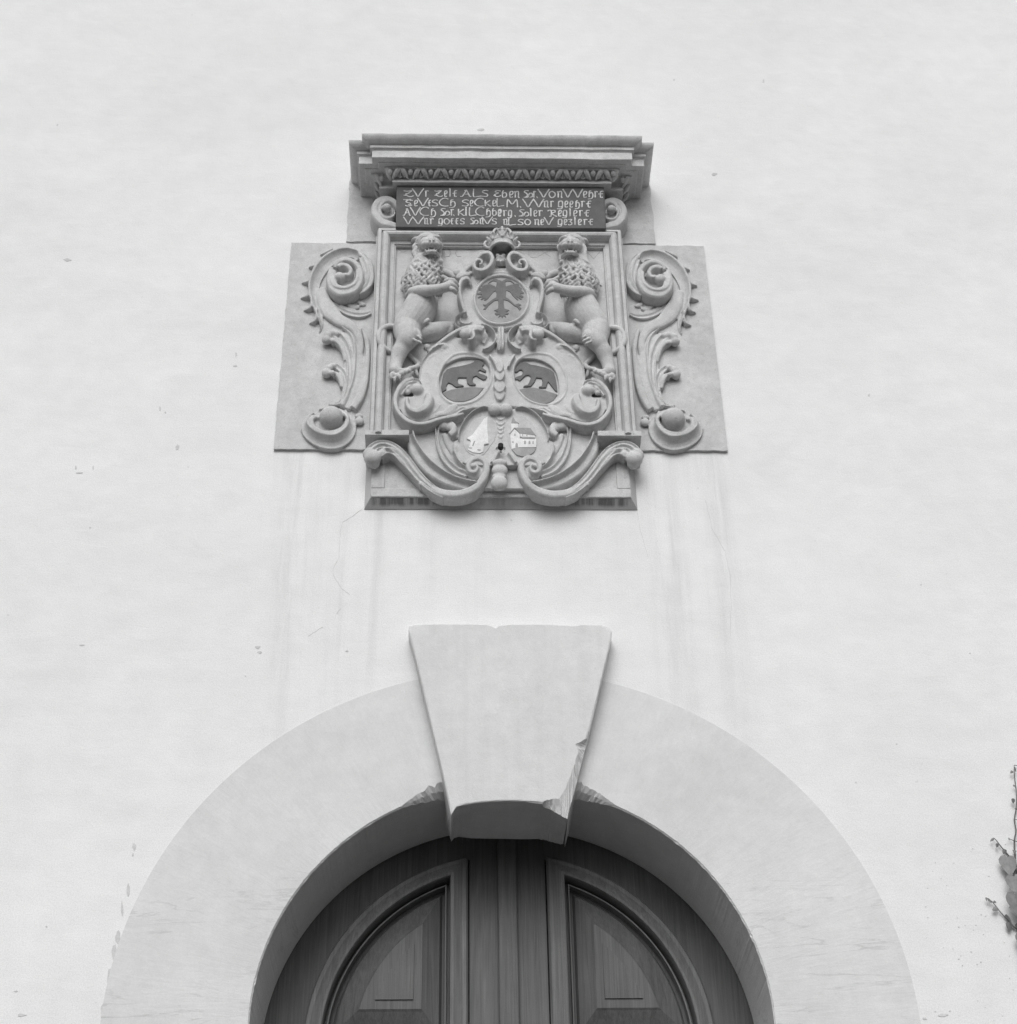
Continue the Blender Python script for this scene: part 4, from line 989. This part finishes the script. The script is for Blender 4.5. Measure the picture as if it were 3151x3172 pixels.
o1 = put('oval_shield', bm, M_FIELD, midc); o1['label'] = 'sunk oval with a dark bear walking right'
bm = bmesh.new(); prism(bm, grown(hr_, 1.12), -.0745, -.05)
o2 = put('oval_shield', bm, M_FIELD, midc); o2['label'] = 'sunk oval with a dark bear walking left'
BL = [(905, 930), (888, 830), (905, 720), (928, 620), (980, 550), (1060, 520), (1200, 495), (1350, 460), (1430, 425), (1455, 372), (1490, 362), (1520, 395), (1570, 415), (1602, 450), (1598, 480), (1565, 500), (1590, 535), (1640, 570), (1620, 600), (1570, 582), (1525, 560), (1500, 590), (1540, 620), (1600, 640), (1652, 665), (1622, 720), (1580, 724), (1500, 682), (1470, 655), (1420, 680), (1405, 730), (1420, 770), (1462, 790), (1462, 815), (1360, 815), (1320, 780), (1305, 690), (1170, 690), (1160, 740), (1180, 790), (1260, 810), (1265, 832), (1130, 845), (1060, 790), (1010, 770), (970, 830), (978, 880), (940, 905)]
BR = [(1000, 925), (985, 800), (965, 680), (940, 600), (885, 555), (800, 520), (640, 480), (560, 470), (480, 432), (420, 430), (370, 440), (320, 510), (292, 590), (310, 606), (345, 585), (372, 560), (408, 562), (430, 595), (405, 645), (340, 665), (285, 690), (290, 718), (340, 718), (378, 745), (430, 690), (480, 650), (530, 650), (560, 680), (530, 760), (510, 800), (440, 820), (430, 842), (560, 832), (620, 755), (650, 690), (740, 700), (750, 760), (742, 820), (690, 832), (690, 855), (810, 855), (842, 755), (880, 800), (930, 865), (962, 905)]
HL = [(895, 945), (1050, 885), (1250, 850), (1400, 838), (1595, 855), (1500, 975), (1400, 1045), (1260, 1086), (1110, 1088), (1000, 1040), (930, 975)]
HR = [(350, 885), (480, 858), (600, 850), (720, 870), (860, 915), (1005, 965), (920, 1082), (780, 1128), (640, 1118), (500, 1048), (420, 975)]
def beast(poly, crop, mt, name, e, th):
    bm = bmesh.new(); prism(bm, traced(crop, poly, e), -e, -.06)
    return put(name, bm, mt, midc, bevel=.003)
beast(HL, B1, M_HILL, 'oval_ground', .0785, 0); beast(BL, B1, M_DARK, 'bear', .0805, 0)
beast(HR, B2, M_HILL, 'oval_ground', .0785, 0); beast(BR, B2, M_DARK, 'bear', .0805, 0)

# ---------------------------------------------------------------- upper cartouche with the eagle
h = bmesh.new()
sweep(h, E4, [(385, 130, 26, .1), (375, 50, 34, .12), (320, -5, 44, .135), (240, 20, 46, .14), (196, 100, 44, .14), (190, 220, 44, .135), (215, 360, 46, .13), (255, 490, 46, .13), (290, 600, 40, .125)], .035, 'soft', n=6)
ball(h, E4, 385, 140, .1, 36); ball(h, E4, 300, 20, .12, 60)
sweep(h, E4, [(310, 625, 30, .12), (220, 625, 36, .12), (145, 690, 40, .12), (140, 780, 38, .12), (210, 830, 36, .12), (320, 825, 32, .12), (450, 800, 26, .11)], .035, 'rimR', n=6)
sweep(h, E4, [(205, 690, 10, .085), (210, 760, 14, .09), (290, 795, 14, .09), (380, 780, 12, .085), (405, 740, 8, .08)], .035, 'soft', n=5)
sweep(h, C3, [(180, 1060, 20, .09), (210, 1030, 24, .095)], .035, 'soft', n=3)
ball(h, C3, 92, 880, .125, 84, (1, 1, 1)); ball(h, C3, 150, 900, .12, 60); ball(h, C3, 330, 880, .11, 50)
sweep(h, C3, [(80, 960, 44, .115), (130, 920, 60, .125), (220, 880, 60, .125), (340, 880, 44, .115)], .035, 'soft', n=4)
# diagonal stalk and roll of the top
sweep(h, C3, [(190, 870, 34, .11), (260, 800, 38, .115), (340, 720, 40, .12), (400, 640, 44, .13), (480, 560, 46, .14), (580, 490, 48, .145), (680, 480, 50, .15), (745, 540, 52, .15), (750, 630, 52, .15), (690, 730, 52, .15), (600, 790, 50, .15), (500, 800, 46, .15), (425, 750, 42, .148), (420, 670, 38, .146), (475, 615, 34, .145), (545, 620, 30, .144), (560, 670, 28, .143), (510, 705, 26, .142)], .035, 'soft', n=7)
sweep(h, C3, [(560, 560, 90, .075), (560, 700, 150, .08), (600, 780, 110, .08)], .035, 'soft', n=4)
sweep(h, C3, [(440, 890, 20, .03), (520, 880, 26, .035), (430, 960, 16, .03)], .085, 'soft', n=4)
# cloth mantling behind
sweep(h, C3, [(620, 450, 40, .03), (500, 500, 60, .03), (380, 600, 70, .028), (230, 700, 70, .024), (60, 760, 40, .016)], .04, 'soft', n=5)
bm = both(h)
plate_sym(bm, E4, [(960, -180), (650, -150), (440, -60), (300, 60), (215, 160), (205, 300), (250, 480), (300, 600), (190, 650), (130, 730), (170, 820), (340, 830), (600, 830), (960, 900)], .10, .03)
# small mask under the crown
ball(bm, C3, 905, 620, .12, 95, (1, .8, .9)); ball(bm, C3, 905, 565, .145, 36); ball(bm, C3, 850, 545, .14, 38); ball(bm, C3, 962, 545, .14, 38)
ball(bm, C3, 860, 650, .145, 34); ball(bm, C3, 950, 650, .145, 34); ball(bm, C3, 905, 690, .12, 80, (1, .8, .6)); ball(bm, C3, 865, 720, .11, 34); ball(bm, C3, 950, 722, .11, 34)
# rim of the eagle oval
RIMU = [(455, 400), (475, 240), (560, 95), (700, -15), (900, -60), (1100, -25), (1270, 85), (1370, 230), (1395, 380), (1365, 520), (1280, 650), (1140, 745), (960, 790), (790, 780), (640, 720), (520, 590)]
sweep(bm, E4, [(x, y, 30, .03) for x, y in RIMU], .095, 'round', n=5, closed=True)
sweep(bm, E4, [(925+(x-925)*1.1, 370+(y-370)*1.1, 12, .012) for x, y in RIMU], .095, 'round', n=5, closed=True)
upc = sculpt('upper_cartouche', bm, M_STONE, arm, .0028, 2)
bm = bmesh.new(); smooth_plate(bm, E4, [(925+(x-925)*.97, 370+(y-370)*.97) for x, y in RIMU], .1045, .08)
put('eagle_field', bm, M_GROUNDP, upc)
EAG = [
 [(845, 60), (860, 35), (905, 45), (930, 62), (955, 45), (985, 35), (990, 70), (1000, 130), (1012, 200), (1005, 270), (1000, 340), (968, 400), (962, 470), (870, 470), (862, 400), (832, 340), (838, 280), (805, 200), (832, 140)],
 [(862, 34), (830, 18), (780, 30), (720, 68), (688, 98), (700, 104), (760, 62), (800, 58), (850, 80)],
 [(975, 36), (1010, 18), (1060, 28), (1110, 60), (1150, 95), (1138, 104), (1080, 66), (1030, 60), (985, 80)],
 [(815, 150), (720, 110), (620, 130), (580, 150), (600, 176), (540, 188), (530, 218), (580, 232), (498, 282), (510, 297), (590, 290), (508, 342), (520, 356), (602, 330), (558, 380), (580, 387), (640, 350), (618, 392), (650, 392), (692, 360), (740, 300), (788, 245), (830, 225)],
 [(1005, 150), (1100, 120), (1190, 105), (1230, 120), (1230, 150), (1282, 190), (1270, 222), (1322, 262), (1300, 282), (1250, 270), (1312, 332), (1290, 352), (1230, 312), (1282, 372), (1260, 382), (1180, 322), (1222, 392), (1190, 382), (1120, 312), (1080, 252), (1000, 215)],
 [(850, 335), (780, 370), (650, 468), (600, 465), (620, 492), (655, 492), (605, 550), (640, 552), (680, 512), (700, 480), (800, 400), (872, 385)],
 [(985, 330), (1050, 370), (1160, 470), (1222, 448), (1272, 472), (1222, 494), (1272, 532), (1242, 568), (1200, 512), (1155, 492), (1040, 402), (955, 380)],
 [(872, 450), (862, 540), (798, 570), (860, 590), (808, 622), (830, 652), (892, 640), (868, 692), (920, 662), (936, 704), (960, 662), (1004, 694), (990, 640), (1042, 640), (1052, 612), (990, 600), (1062, 568), (980, 540), (962, 450)]]
paint(EAG, E4, M_DARK, 'eagle', upc, .1075, .006)

# ---------------------------------------------------------------- crown
bm = bmesh.new()
px_ = C3((935, 455)); cc = P(px_[0], px_[1], .10); rb = 222*C3.k*ppm(px_, .1)
def ringz(bm, c, r, z0, z1, th, n=36, flare=1.0):
    A = []
    for i in range(n):
        a = 2*math.pi*i/n; ca, sa = math.cos(a), math.sin(a)
        A.append([bm.verts.new(c+Vector((ca*rr, sa*rr, z))) for rr, z in ((r, z0), (r*1.04, (z0+z1)/2), (r*flare, z1), (r*flare-th, z1), (r-th, z0))])
    for i in range(n):
        j = (i+1) % n
        for k_ in range(5):
            l_ = (k_+1) % 5; bm.faces.new((A[i][k_], A[i][l_], A[j][l_], A[j][k_]))
ringz(bm, cc, rb, .0, .030, .007)
ringz(bm, cc, rb*1.05, -.004, .007, .008); ringz(bm, cc, rb*1.05, .024, .033, .008)
# closed top of the cap, set above the rim so the hollow stays open below
bmesh.ops.create_uvsphere(bm, u_segments=24, v_segments=12, radius=1, matrix=Matrix.Translation(cc+Vector((0, 0, .045))) @ Matrix.Diagonal((rb*.9, rb*.9, .03, 1)))
for a in range(0, 360, 45):           # upright leaves of the circlet
    ca, sa = math.cos(R(a-90)), math.sin(R(a-90)); d = Vector((ca, sa, 0)); s_ = Vector((-sa, ca, 0))
    b = cc+d*rb*1.02+Vector((0, 0, .03)); big = 1 if a % 90 == 0 else .75
    for q in (-1, 1):
        tube3(bm, [(b+s_*q*.003, .006*big), (b+s_*q*.012*big+Vector((0, 0, .014*big))+d*.004, .006*big), (b+s_*q*.016*big+Vector((0, 0, .026*big))+d*.010, .005*big), (b+s_*q*.009*big+Vector((0, 0, .03*big))+d*.014, .004*big)], 3, 8)
    tube3(bm, [(b, .008*big), (b+Vector((0, 0, .022*big))+d*.004, .009*big), (b+Vector((0, 0, .038*big))+d*.008, .006*big)], 3, 8)
for a in (0, 90, 45, 135):            # arches up to the orb
    ca, sa = math.cos(R(a)), math.sin(R(a)); d = Vector((ca, sa, 0))
    tube3(bm, [(cc+d*(rb*1.12*math.cos(t_))+Vector((0, 0, .028+.085*max(0, math.sin(t_))**.8)), .0055) for t_ in [math.pi*i/12 for i in range(13)]], 2, 8)
top = cc+Vector((0, 0, .118))
bmesh.ops.create_uvsphere(bm, u_segments=16, v_segments=10, radius=.017, matrix=Matrix.Translation(top))
for dx, dz, r_ in ((0, .022, .008), (-.018, .004, .008), (.018, .004, .008)):
    bmesh.ops.create_uvsphere(bm, u_segments=10, v_segments=8, radius=r_, matrix=Matrix.Translation(top+Vector((dx, -.004, dz))))
for s_ in (-1, 1):                    # big side curls
    b = cc+Vector((s_*rb*1.18, -.004, .03))
    tube3(bm, [(b+Vector((s_*.018*math.cos(t_)-s_*.004, 0, .020*math.sin(t_))), .0062) for t_ in [R(-130+36*i) for i in range(8)]], 3, 8)
bmc = bm
sculpt('crown', bmc, M_STONE, arm, .0022, 1)

# ---------------------------------------------------------------- lions
def lion_body(seed, tilt):
    bm = bmesh.new(); o = 1407
    # torso, hips, legs
    limb(bm, A1, [(970, 1250, .085, 270), (955, 1370, .10, 315), (880, 1560, .10, 345), (790, 1720, .10, 330), (690, 1850, .10, 310), (650, 1960, .10, 285)])
    limb(bm, A1, [(650, 1930, .105, 290), (655, 2060, .12, 250), (620, 2170, .125, 205), (555, 2270, .12, 165), (500, 2370, .115, 165), (455, 2510, .11, 140), (425, 2640, .11, 128), (410, 2740, .115, 125)])
    ball(bm, A1, 760, 2060, .125, 190); ball(bm, A1, 820, 2120, .12, 110)
    for x, y, r in ((360, 2830, 70), (450, 2850, 66), (530, 2800, 62), (600, 2770, 56), (690, 2740, 50)):
        ball(bm, A1, x, y, .125, r)
    limb(bm, A1, [(400, 2740, .115, 120), (520, 2760, .12, 80), (640, 2740, .115, 60), (720, 2690, .10, 50)])
    for x, y in ((330, 2890), (400, 2940), (500, 2900)): limb(bm, A1, [(x, y-50, .13, 34), (x+6, y, .128, 22), (x+10, y+40, .12, 10)])
    limb(bm, A1, [(680, 2430, .07, 46), (790, 2520, .075, 52), (868, 2600, .075, 52), (850, 2660, .08, 56), (760, 2690, .09, 52)])
    limb(bm, A1, [(820, 2740, .08, 40), (850, 2820, .075, 34), (880, 2860, .07, 20)])
    # far thigh
    limb(bm, A1, [(860, 2080, .07, 140), (1000, 2020, .075, 185), (1180, 1970, .08, 195), (1340, 1900, .08, 150), (1450, 1860, .08, 105), (1540, 1840, .07, 80)])
    limb(bm, A1, [(1450, 1830, .08, 80), (1520, 1890, .08, 70), (1480, 1960, .07, 90)])
    # sheath, knee tuft
    limb(bm, A1, [(880, 1850, .11, 50), (980, 1790, .125, 46), (1070, 1735, .13, 36)])
    rr = random.Random(seed)
    for i in range(9):
        x, y = 760+rr.uniform(0, 150), 1960+i*26
        limb(bm, A1, [(x-30, y-20, .148, 20), (x+20, y+10, .152, 22), (x+40, y+46, .146, 16)], n=3, seg=8)
    # tail loop
    limb(bm, A1, [(420, 1880, .085, 60), (300, 1860, .10, 58), (180, 1890, .112, 56), (100, 1990, .115, 56), (88, 2120, .115, 56), (140, 2230, .11, 56), (240, 2320, .10, 56), (350, 2390, .085, 52), (450, 2420, .07, 46)])
    # chest and mane mass
    limb(bm, A1, [(1045, 500, .07, 255), (1035, 600, .075, 285), (1015, 730, .08, 335), (960, 900, .085, 365), (930, 1060, .085, 355)])
    ball(bm, A1, 720, 1080, .09, 170); ball(bm, A1, 680, 980, .09, 150)
    # near foreleg and paw
    limb(bm, A1, [(740, 1180, .13, 95), (880, 1165, .16, 118), (1080, 1150, .185, 114), (1280, 1120, .19, 100), (1430, 1080, .185, 100), (1500, 1040, .175, 96)])
    for pts in ([(1420, 960, .165, 50), (1520, 945, .18, 52), (1600, 985, .178, 48), (1650, 1065, .165, 36)], [(1430, 1030, .175, 52), (1530, 1030, .192, 52), (1610, 1085, .185, 46), (1645, 1150, .17, 34)], [(1420, 1110, .17, 56), (1520, 1120, .188, 54), (1590, 1160, .18, 46), (1618, 1205, .165, 32)]):
        limb(bm, A1, pts, n=4, seg=12)
    for i in range(13):               # fringe of hair under the foreleg
        x = 760+i*48; limb(bm, A1, [(x, 1210, .155, 26), (x-8+rr.uniform(-6, 6), 1255, .15, 20), (x-20, 1290, .14, 8)], n=2, seg=8)
    # far foreleg
    limb(bm, A1, [(1250, 790, .08, 90), (1380, 790, .085, 80), (1500, 830, .09, 72), (1570, 880, .09, 60)])
    limb(bm, A1, [(1350, 880, .10, 50), (1470, 930, .10, 40), (1580, 930, .10, 26)])
    # ---- head, thrown back and roaring
    ball(bm, A1, 1050, 250, .088, 262, (1, 1, .95)); ball(bm, A1, 1050, 430, .078, 240, (1, .9, 1))
    limb(bm, A1, [(1010, 230, .15, 130), (1110, 215, .165, 135), (1205, 230, .15, 120)])     # upper jaw
    for q in (-1, 1):                                                  # whisker pads
        ball(bm, A1, 1112+q*88, 250, .188, 96, (1.15, 1, .72)); ball(bm, A1, 1112+q*40, 235, .195, 76, (1, 1, .8))
        limb(bm, A1, [(1112+q*180, 235, .15, 60), (1112+q*188, 300, .135, 54), (1112+q*170, 380, .125, 50)])
    limb(bm, A1, [(1120, 90, .15, 60), (1126, 130, .18, 62), (1130, 165, .198, 66)])   # nose
    for x in (1095, 1168): limb(bm, A1, [(x-20, 172, .205, 18), (x, 150, .215, 22), (x+20, 172, .205, 18)], n=2, seg=8)
    for x, q in ((1015, -1), (1215, 1)):                               # brow rolls and eyes
        limb(bm, A1, [(x-80, 150, .135, 34), (x-30, 88, .165, 42), (x+45, 84, .17, 40), (x+80, 120, .155, 28)], n=3, seg=10)
        ball(bm, A1, x+6, 140, .16, 40)
        limb(bm, A1, [(x-50, 190, .15, 24), (x+5, 182, .165, 24), (x+55, 186, .155, 20)], n=3, seg=8)
    limb(bm, A1, [(880, 150, .12, 44), (940, 88, .13, 44), (1040, 56, .135, 46), (1160, 66, .135, 44), (1270, 110, .13, 44), (1310, 190, .115, 40)])
    limb(bm, A1, [(755, 210, .08, 46), (790, 140, .10, 48), (860, 128, .11, 46), (880, 190, .11, 34)]); ball(bm, A1, 815, 200, .075, 70)
    limb(bm, A1, [(1290, 230, .09, 34), (1330, 270, .09, 40), (1310, 330, .09, 34)])
    # lower jaw dropped open, teeth, beard
    limb(bm, A1, [(930, 470, .105, 58), (990, 430, .145, 48), (1060, 392, .178, 42), (1120, 378, .19, 42), (1185, 388, .178, 42), (1235, 425, .15, 46), (1270, 480, .11, 50)])
    ball(bm, A1, 1125, 470, .14, 105, (1, .9, .8)); ball(bm, A1, 1130, 400, .135, 70, (1, 1, .5))
    for x, y in ((1075, 330), (1182, 330), (1012, 352), (1232, 352)): limb(bm, A1, [(x, y+40, .178, 20), (x, y, .185, 18), (x, y-14, .184, 10)], n=2, seg=8)
    # ---- curls
    def curl(x, y, e, rad, a0, a1, r, flip):
        pts = []
        n = 6
        for i in range(n+1):
            t = i/n; a = a0+(a1-a0)*t; pr = rad*(1-.35*t)
            pts.append((x+math.cos(a)*pr, y+math.sin(a)*pr*flip, e+.006*math.sin(math.pi*t), r*(.55+.6*math.sin(math.pi*min(1, t*.9+.1)))))
        limb(bm, A1, pts, n=2, seg=8)
    def mane_e(x, y):                # front surface of the mane mass
        best = .06; rows_ = [(1045, 500, .07, 255), (1035, 600, .075, 285), (1015, 730, .08, 335), (960, 900, .085, 365), (930, 1060, .085, 355)]
        for a_, b_ in zip(rows_, rows_[1:]):
            for q_ in range(6):
                cx_, cy_, ce, cr = (a_[k_]+(b_[k_]-a_[k_])*q_/5 for k_ in range(4))
                d2 = ((x-cx_)/cr)**2+((y-cy_)/cr)**2
                if d2 < 1: best = max(best, ce+cr*.00021*(.74*math.sqrt(1-d2)-.67*(y-cy_)/cr))   # the surface met by a sight line rising at 42 degrees
        return best
    y = 510; row = 0
    while y < 1090:
        x = 600+(38 if row % 2 else 0)
        while x < 1420:
            xx, yy = x+rr.uniform(-18, 18), y+rr.uniform(-18, 18)
            cen = 1035-(yy-560)*.2; half_ = 262+(yy-560)*.34
            if abs(xx-cen) < half_ and not (yy > 1010 and xx > 1000):
                u_ = (xx-cen)/half_; L_ = rr.uniform(120, 175); am = rr.uniform(30, 52)*(1 if rr.random() < .5 else -1); ph = rr.uniform(0, 1.5)
                pts = []
                for q_ in range(8):
                    t = q_/7; lx = xx+u_*55*t+am*math.sin(ph+t*4.6)*(.6+.6*t); ly = yy+L_*t-28*max(0, t-.7)*3
                    pts.append((lx, ly, mane_e(lx, ly)-.001+.007*math.sin(math.pi*(.15+.8*t)), (14+18*math.sin(math.pi*min(1, .12+t*.85)))))
                limb(bm, A1, pts, n=2, seg=8)
            x += 80
        y += 70; row += 1
    for i in range(12):              # strands beside the face
        s_ = -1 if i % 2 else 1; x = 1050+s_*(205+rr.uniform(0, 50)); y0 = 235+(i//2)*56
        limb(bm, A1, [(x, y0, .115, 34), (x+s_*26, y0+60, .118, 42), (x-s_*8, y0+125, .112, 40), (x+s_*16, y0+190, .105, 22)], n=3, seg=8)
    for i in range(6):               # beard
        x = 970+i*56; limb(bm, A1, [(x, 515, .125, 26), (x+rr.uniform(-24, 24), 560, .135, 30), (x+rr.uniform(-36, 36), 610, .132, 26), (x+rr.uniform(-20, 20), 650, .122, 12)], n=3, seg=8)
    for i in range(7):               # locks hanging behind the elbow
        x = 590+i*16; limb(bm, A1, [(x, 960+i*20, .10, 34), (x-20, 1060+i*14, .10, 36), (x+10, 1160+i*12, .095, 34), (x+46, 1270, .085, 18)], n=3, seg=8)
    limb(bm, A1, [(700, 1200, .12, 60), (640, 1270, .10, 50), (650, 1340, .08, 28)])
    return bm
DEPTH[:] = [.062, .95]
l1 = sculpt('lion', lion_body(5, 0), M_STONE, arm, .0021, 1, .45)
l1['label'] = 'left lion holding the eagle cartouche'
l2 = sculpt('lion', mirrored(lion_body(9, 0)), M_STONE, arm, .0021, 1, .45)
l2['label'] = 'right lion holding the eagle cartouche'

DEPTH[:] = [0., 1.]
# ================================================================== IVY at the right edge
ivy = thing('ivy_vine', P(3160, 2700, 0), 'dark leaved ivy shoots climbing the white wall at the right edge', 'ivy')
bm = bmesh.new()
def vine(pts, r0, r1):
    n = len(pts); rows = []
    for i, (x, y) in enumerate(pts):
        a = V((x, y)); rows.append((P(a[0], a[1], .008+.004*math.sin(i*2.1)), r0+(r1-r0)*i/(n-1)))
    tube3(bm, rows, 3, 6)
main = [(790, 2250), (770, 2000), (800, 1780), (770, 1500), (752, 1250), (728, 1040), (722, 900), (738, 815), (722, 710), (740, 600), (742, 470), (734, 400), (722, 300), (720, 210)]
vine(main, .0032, .0011)
vine([(752, 1180), (700, 1080), (655, 1025), (600, 960), (545, 890), (525, 880)], .003, .001)
vine([(770, 1730), (720, 1700), (665, 1640), (600, 1570), (520, 1470), (465, 1430)], .003, .001)
vine([(770, 920), (720, 905), (670, 885)], .0016, .0008)
vine([(770, 715), (722, 710)], .001, .001); vine([(720, 210), (770, 215)], .001, .001); vine([(740, 1000), (705, 992)], .001, .0008)
put('stem', bm, M_STEM, ivy)
rnd = random.Random(2)
def ivy_leaf(x, y, wd, ht, rot, e, lobed=True, tilt=.06, cup=.12):
    """heart-shaped leaf, stalk end at (x, y), tip pointing down; a folded, slightly cupped blade with thickness"""
    a = V((x, y)); c = P(a[0], a[1], e); u = ppm(a, e)*V.k; W_, H_ = wd*u, ht*u*1.35
    if lobed: half = [(0, .04), (.18, -.07), (.36, -.05), (.5, .10), (.49, .26), (.40, .40), (.44, .46), (.30, .60), (.16, .76), (.08, .9), (0, 1.02)]
    else: half = [(0, 0), (.3, .0), (.48, .25), (.4, .55), (.2, .85), (0, 1)]
    Rm = Matrix.Rotation(rot, 3, 'Y'); bm = bmesh.new()
    def pt(u_, v_):
        p = Vector((u_*W_, -abs(u_)*W_*cup*-1 - tilt*H_*v_*.25 + .3*W_*u_*u_, -v_*H_)); return c+Rm @ p
    for s_ in (-1, 1):
        vs = [bm.verts.new(pt(s_*x_, y_)) for x_, y_ in half]
        ms = [bm.verts.new(pt(0, half[0][1]+(half[-1][1]-half[0][1])*i/4)) for i in range(1, 4)]
        cen = bm.verts.new(pt(s_*.24, .34))
        loop = vs+ms[::-1]
        for i in range(len(loop)):
            j = (i+1) % len(loop); bm.faces.new((loop[i], loop[j], cen))
    bmesh.ops.remove_doubles(bm, verts=bm.verts[:], dist=1e-6)
    o = put('leaf', bm, M_LEAF, ivy, smooth=False)
    sdf = o.modifiers.new('thickness', 'SOLIDIFY'); sdf.thickness = .0006
    return o
ivy_leaf(660, 1050, 165, 160, .05, .03)
ivy_leaf(715, 1225, 165, 185, -.12, .04)
ivy_leaf(722, 1385, 165, 215, -.02, .045)
ivy_leaf(800, 1130, 140, 150, -.3, .03); ivy_leaf(850, 1320, 150, 180, -.25, .035); ivy_leaf(830, 1560, 150, 180, -.1, .03); ivy_leaf(790, 1760, 120, 130, .1, .03)
for x, y, w_, h_, r in [(640, 985, 40, 40, .6), (568, 930, 32, 34, .4), (530, 885, 26, 34, .9), (712, 515, 36, 40, .2), (706, 262, 30, 26, .8), (722, 225, 20, 40, -.1), (726, 392, 34, 16, .5), (735, 604, 28, 16, -.3), (726, 990, 34, 30, .3), (566, 1525, 52, 42, 1.2), (640, 1585, 34, 60, -.5), (675, 1650, 64, 66, .2), (735, 1670, 50, 66, -.6), (530, 1462, 30, 20, -1.0), (478, 1435, 24, 42, -.5), (462, 1425, 18, 30, .1), (680, 884, 30, 12, 1.2), (720, 1135, 50, 60, .3), (742, 1140, 40, 60, -.5)]:
    ivy_leaf(x, y, w_, h_, r, .016, lobed=False)
